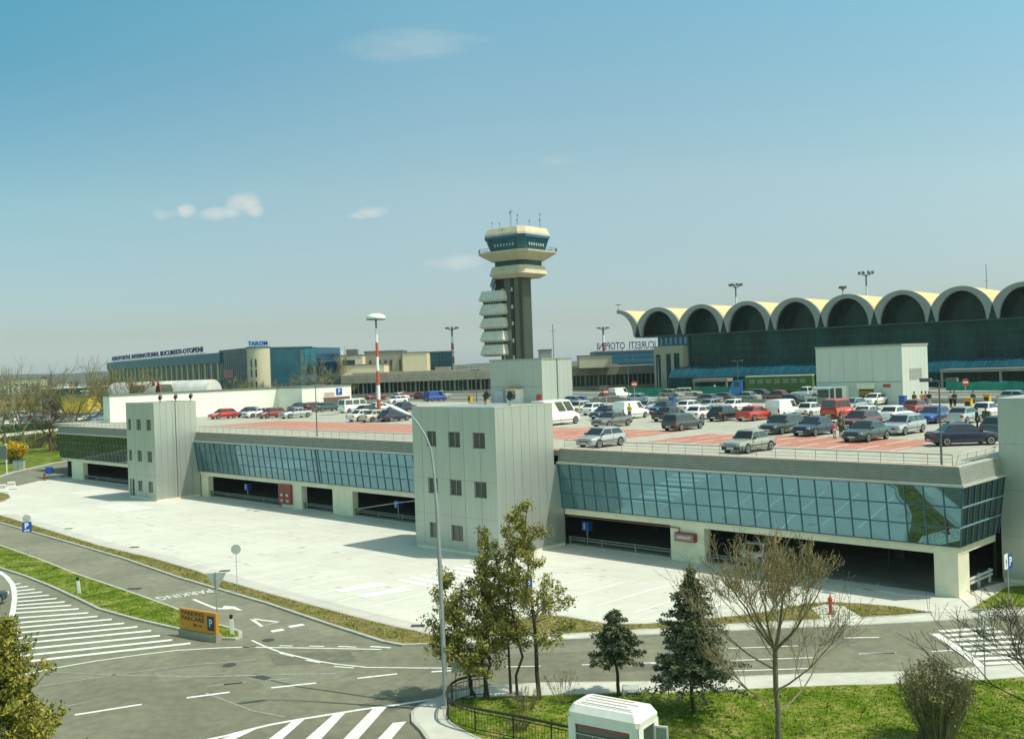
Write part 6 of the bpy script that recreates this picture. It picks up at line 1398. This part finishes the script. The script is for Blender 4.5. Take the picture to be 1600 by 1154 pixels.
# no-entry signs, netting fence
def noentry(lab,px,py,Y,z=7.69,r=.55):
    c=D(px,py,Y); s=thing('no_entry_sign',lab,'road sign',(c.x,Y,z),0,'round red signs'); b=MB(); b.tube([(0,0,0),(0,0,c.z-z)],.06,5); b.build('post',m_metal,s)
    b=MB(); b.lathe([(r,-.02),(r,.02)],20,Matrix.Translation((0,-.08,c.z-z))@Matrix.Rotation(PI/2,4,'X')); o=b.build('sign_plate',m_red,s); b=MB(); b.box(-r*.65,r*.65,-.12,-.105,c.z-z-.12,c.z-z+.12); b.build('bar',m_wsign,o)
noentry('round red no-entry sign in front of the arrivals building',991,600,170); noentry('round red no-entry sign right of the tall lift tower',1508,597,150,7.8)
noentry('round red sign low above the cars right of the middle lift tower',947,612,165)
m_net=mat('green_netting',(.02,.26,.17),.8,var=.25,scale=.6)
def net(lab,x0,x1,yt,Y0,Y1):
    a=D(x0,yt,Y0); c=D(x1,yt,Y1); v=Vector((c.x-a.x,c.y-a.y,0)); L=v.length; s=thing('netting_fence',lab,'fence',(a.x,a.y,7.7),math.atan2(v.y,v.x),'green netting fences'); H=1.7; b=MB(); n=int(L/1.2); r=random.Random(int(x0))
    for i in range(n): z0,z1=H+r.uniform(-.12,.1),H+r.uniform(-.12,.1); b.loft([[Vector((L*i/n,-.02,.05)),Vector((L*i/n,.02,.05)),Vector((L*i/n,.02,z0)),Vector((L*i/n,-.02,z0))],[Vector((L*(i+1)/n,-.02,.05)),Vector((L*(i+1)/n,.02,.05)),Vector((L*(i+1)/n,.02,z1)),Vector((L*(i+1)/n,-.02,z1))]],cap=False)
    b.build('netting',m_net,s); b=MB()
    for i in range(0,n+1,3): b.tube([(L*i/n,.05,0),(L*i/n,.05,H+.1)],.04,4)
    b.build('posts',m_metal,s)
net('green netting fence in front of the arrivals building by the round red sign',975,1042,612,205,200); net('green netting fence in front of the terminal left of the blue lorry',1086,1140,606,200,193)
net('green netting fence in front of the terminal entrance at the right',1478,1640,600,178,160)
# truck with trailer
a=D(1145,607,183); s=thing('truck','blue lorry with a long green trailer parked in front of the terminal','truck',(a.x,a.y,7.7),math.atan2(-.42,.91))
m_tgreen=mat('trailer_green',(.045,.12,.02),.6,var=.15,scale=.6); m_cab=mat('cab_blue_paint',(.02,.20,.50),.4)
b=MB(); b.prism([(-.2,.5),(-.2,2.0),(.35,3.0),(2.1,3.1),(2.1,.5)],-1.25,1.25,Matrix.Rotation(PI/2,4,'X')); b.build('cab',m_cab,s)
b=MB(); b.prism([(-.18,2.0),(.28,2.85),(.33,2.85),(-.1,2.0)],-1.1,1.1,Matrix.Translation((-.04,0,0))@Matrix.Rotation(PI/2,4,'X')); b.box(.5,1.5,-1.27,-1.255,1.9,2.8); b.build('window',m_cglass,s)
b=MB(); b.box(2.5,14,-1.25,1.25,1.0,3.6); b.build('trailer',m_tgreen,s); b=MB(); b.box(2.5,14,-1.28,1.28,3.6,3.75); b.build('trailer_roof',m_creamt,s)
b=MB()
for i in range(7): b.box(3.2+i*1.45,4.2+i*1.45,-1.265,-1.255,2.4,3.2)
b.build('trailer_panels',mat('dull_pane',(.16,.20,.13),.5),s)
for x in (.6,3.6,10.5,11.6,12.7):
    for y in (-1.0,1.0): b=MB(); b.lathe([(.48,-.15),(.5,0),(.48,.15)],14,Matrix.Translation((x,y,.5))@Matrix.Rotation(PI/2,4,'X')); b.build('wheel',m_tyre,s)
b=MB(); b.box(-.3,14,-.9,.9,.65,.99); b.build('chassis',m_trim,s)
# forecourt cars
FC=[(945,628,'oldwagon','grey','F','dull estate on the forecourt right of the middle lift tower'),(968,624,'panelvan','white',TH+PI/2,'white van seen from behind in front of the arrivals building'),(1000,630,'sedan','silver',TH,'silver saloon side-on behind the back rail, right of the bin'),(1050,622,'hatch','beige',TH,'beige hatchback near the terminal pier'),(1076,620,'oldwagon','cream',TH+.3,'cream estate in front of the terminal pier'),
(1105,632,'sedan','grey',TH+PI,'grey saloon behind the back rail, left of the green trailer'),(1135,630,'hatch','dgrey',TH,'dark grey hatchback behind the back rail below the blue lorry'),(1165,628,'sedan','beige',TH+PI,'beige saloon behind the back rail below the green trailer'),(1190,624,'estate','dgrey',TH,'dark estate in front of the green trailer, right part'),(1215,626,'oldsedan','dred',TH+PI,'dull red old saloon right of the green trailer'),
(1262,622,'pickup','white',TH+PI,'white pickup beside the tall lift tower'),(1250,612,'minibus','yellow',TH,'yellow van in front of the terminal behind the white pickup'),(1240,634,'sedan','dgrey',TH,'dark saloon behind the back rail left of the tall lift tower'),(900,634,'hatch','skyb',TH,'pale blue hatchback at the foot of the middle lift tower'),
(690,622,'sedan','silver',TH,'silver saloon in front of the arrivals building, left of the middle lift tower'),(660,624,'hatch','dred',TH,'dull red hatchback in front of the arrivals building'),(625,625,'sedan','white',TH,'white saloon in front of the arrivals building, right of the mushroom lamp'),(1575,612,'sedan','blue',TH,'blue saloon near the terminal entrance at the right edge'),(1590,630,'hatch','silver',TH,'silver hatchback behind the right stair tower roof')]
for px,py,kd,cl_,an,lab in FC: car(px,py-1,kd,cl_,an,lab,z=7.72,group='vehicles on the forecourt',name='parked_van' if kd in('panelvan','minibus') else 'parked_car',cat='van' if kd in('panelvan','minibus') else ('pickup' if kd=='pickup' else 'car'))
# car cut by the left edge, on the roundabout
car(-47,952,'hatch','teal',1.2,'teal car cut off by the left edge, waiting at the hatched road area',z=.01,group='cars on the road')
# ------------------------------------------------------------ distant car park and houses at the far left
r=random.Random(9); cols=['white','silver','grey','dgrey','navy','white','skyb','dred','teal','black']; k=0
words=['first','second','third','fourth','fifth','sixth','seventh','eighth','ninth','tenth','eleventh','twelfth','thirteenth','fourteenth']
for row,(y,x0,x1,n) in enumerate(((664,-6,150,12),(657,-4,160,13),(651,0,165,13),(645,4,168,12))):
    rn=['nearest','second','third','farthest'][row]
    for i in range(n):
        px=x0+(x1-x0)*(i+.5)/n+r.uniform(-1,1); c=r.choice(cols); g=G(px,y,.1)
        car(0,0,r.choice(['sedan','hatch','hatch','estate']),c,r.choice((PI/2,-PI/2))+r.uniform(-.05,.05)-.35,'%s car, %s from the left in the %s row of the distant car park'%(c.replace('dgrey','grey').replace('skyb','bluish').replace('dred','red'),words[i],rn),z=.1,loc=g,group='cars in the distant car park')
sheet('far_car_park',gp([(-60,672),(170,664),(190,655),(190,636),(-60,640)]),.1,m_asph2) 
sheet('far_path',gp([(-100,688),(0,684),(60,677),(104,671),(104,668),(60,673),(0,679),(-100,683)]),.13,m_side)
b=MB(); a=G(-60,683); c=G(104,668); v=(c-a); s=thing('hedge','dark green hedge strip in front of the distant car park','hedge',a,math.atan2(v.y,v.x)); rr_=random.Random(4); b=MB()
for _ in range(5200): leaf(b,Vector((rr_.uniform(0,v.length),rr_.uniform(-1,1),rr_.uniform(.1,2.2))),.55,rr_)
b.build('foliage',leafmat('hedge_green',(.01,.06,.02),(.03,.13,.045),.4),s)
def house(lab,x0,x1,yb,h,depth,col,roof=None,cat='building',name='far_building',gable=False,wins=0,bandc=None):
    a=G(x0,yb,0); c=G(x1,yb,0); w_=abs(c.x-a.x); s=thing(name,lab,cat,(a.x,a.y,0)); b=MB(); b.box(0,w_,0,depth,0,h); b.build('wall',col,s)
    b=MB()
    if gable: b.prism([(-.5,h),(w_+.5,h),(w_/2,h+w_*.18)],-depth,.5,Matrix.Rotation(PI/2,4,'X')); 
    else: b.box(-.4,w_+.4,-.4,depth+.4,h,h+.5)
    b.build('roof',roof or m_roofgrey,s)
    for j in range(wins):
        for i in range(max(2,int(w_/5))): n_=max(2,int(w_/5)); b=MB(); b.box(w_*(i+.25)/n_,w_*(i+.65)/n_,-.1,-.01,1.2+j*3.3,2.9+j*3.3); b.build('window',m_winw,s)
    if bandc: b=MB(); b.box(0,w_,-.6,-.05,h*.45,h); b.build('fascia',bandc,s)
    return s
house('pale yellow apartment block on the far left horizon',12,38,620,17,12,m_creamb,wins=4)
house('long ochre building at the far left edge',-10,50,640,7.5,14,mat('ochre_wall',(.50,.33,.12),.8),roof=m_roofgrey,wins=2)
house('dark glass hall with white roof slab behind the bare trees',66,128,640,10.5,20,m_glassd,roof=m_wsign)
house('bright yellow shop front behind the tall spreading tree',96,125,648,7.6,14,mat('yellow_shop',(.62,.42,.02),.7),roof=m_roofgrey)
house('low grey hall between the yellow shop and the white building',128,165,640,9,20,m_beige,roof=m_wsign)
house('small white house below the far hills',44,54,612,8,10,m_white,roof=m_bluef)
rr_=random.Random(12)
for i,px in enumerate((2,60,70,84,96,110,120,134,146,156)):
    house(['tiny white','tiny cream','tiny beige','tiny white','tiny red-roofed','tiny white','tiny grey','tiny cream','tiny red-roofed','tiny beige'][i]+' house far away at the left, '+words[i]+' of the far row',px,px+rr_.uniform(5,9),rr_.uniform(605,609),rr_.uniform(6,10),10,[m_white,m_creamb,m_beige][i%3],roof=m_red if i%4==0 else m_roofgrey,gable=True,name='far_house',cat='house')
# woodland belts on the plain
def belt(name,x0,x1,Y,h,seed,m):
    r=random.Random(seed); b=MB(); n=int((x1-x0)/6)
    for i in range(n): 
        c=Vector((x0+(x1-x0)*i/n+r.uniform(-5,5),Y+r.uniform(-25,25),h*r.uniform(.3,.6))); 
        for _ in range(26): leaf(b,c+Vector((r.gauss(0,4),r.gauss(0,4),r.gauss(0,h*.22))),3.2,r)
    tag(b.build(name,m),kind='stuff')
m_wood=leafmat('woodland',(.045,.05,.02),(.12,.11,.05),.02)
belt('far_woodland',-900,-250,900,13,1,m_wood); belt('far_woodland',-560,-170,640,10,2,m_wood); belt('far_woodland',-1500,1500,1700,15,3,m_wood)
# ------------------------------------------------------------ haze
b=MB(); b.box(-5600,5600,-400,7100,-1.03,75)
hz=bpy.data.materials.new('haze'); hz.use_nodes=True; t=hz.node_tree; t.nodes.clear(); v=N(t,'ShaderNodeVolumePrincipled'); v.inputs['Color'].default_value=(.80,.88,.92,1); v.inputs['Density'].default_value=.0001; v.inputs['Anisotropy'].default_value=.2
o=N(t,'ShaderNodeOutputMaterial'); t.links.new(v.outputs[0],o.inputs['Volume']); tag(b.build('haze',hz),kind='stuff')
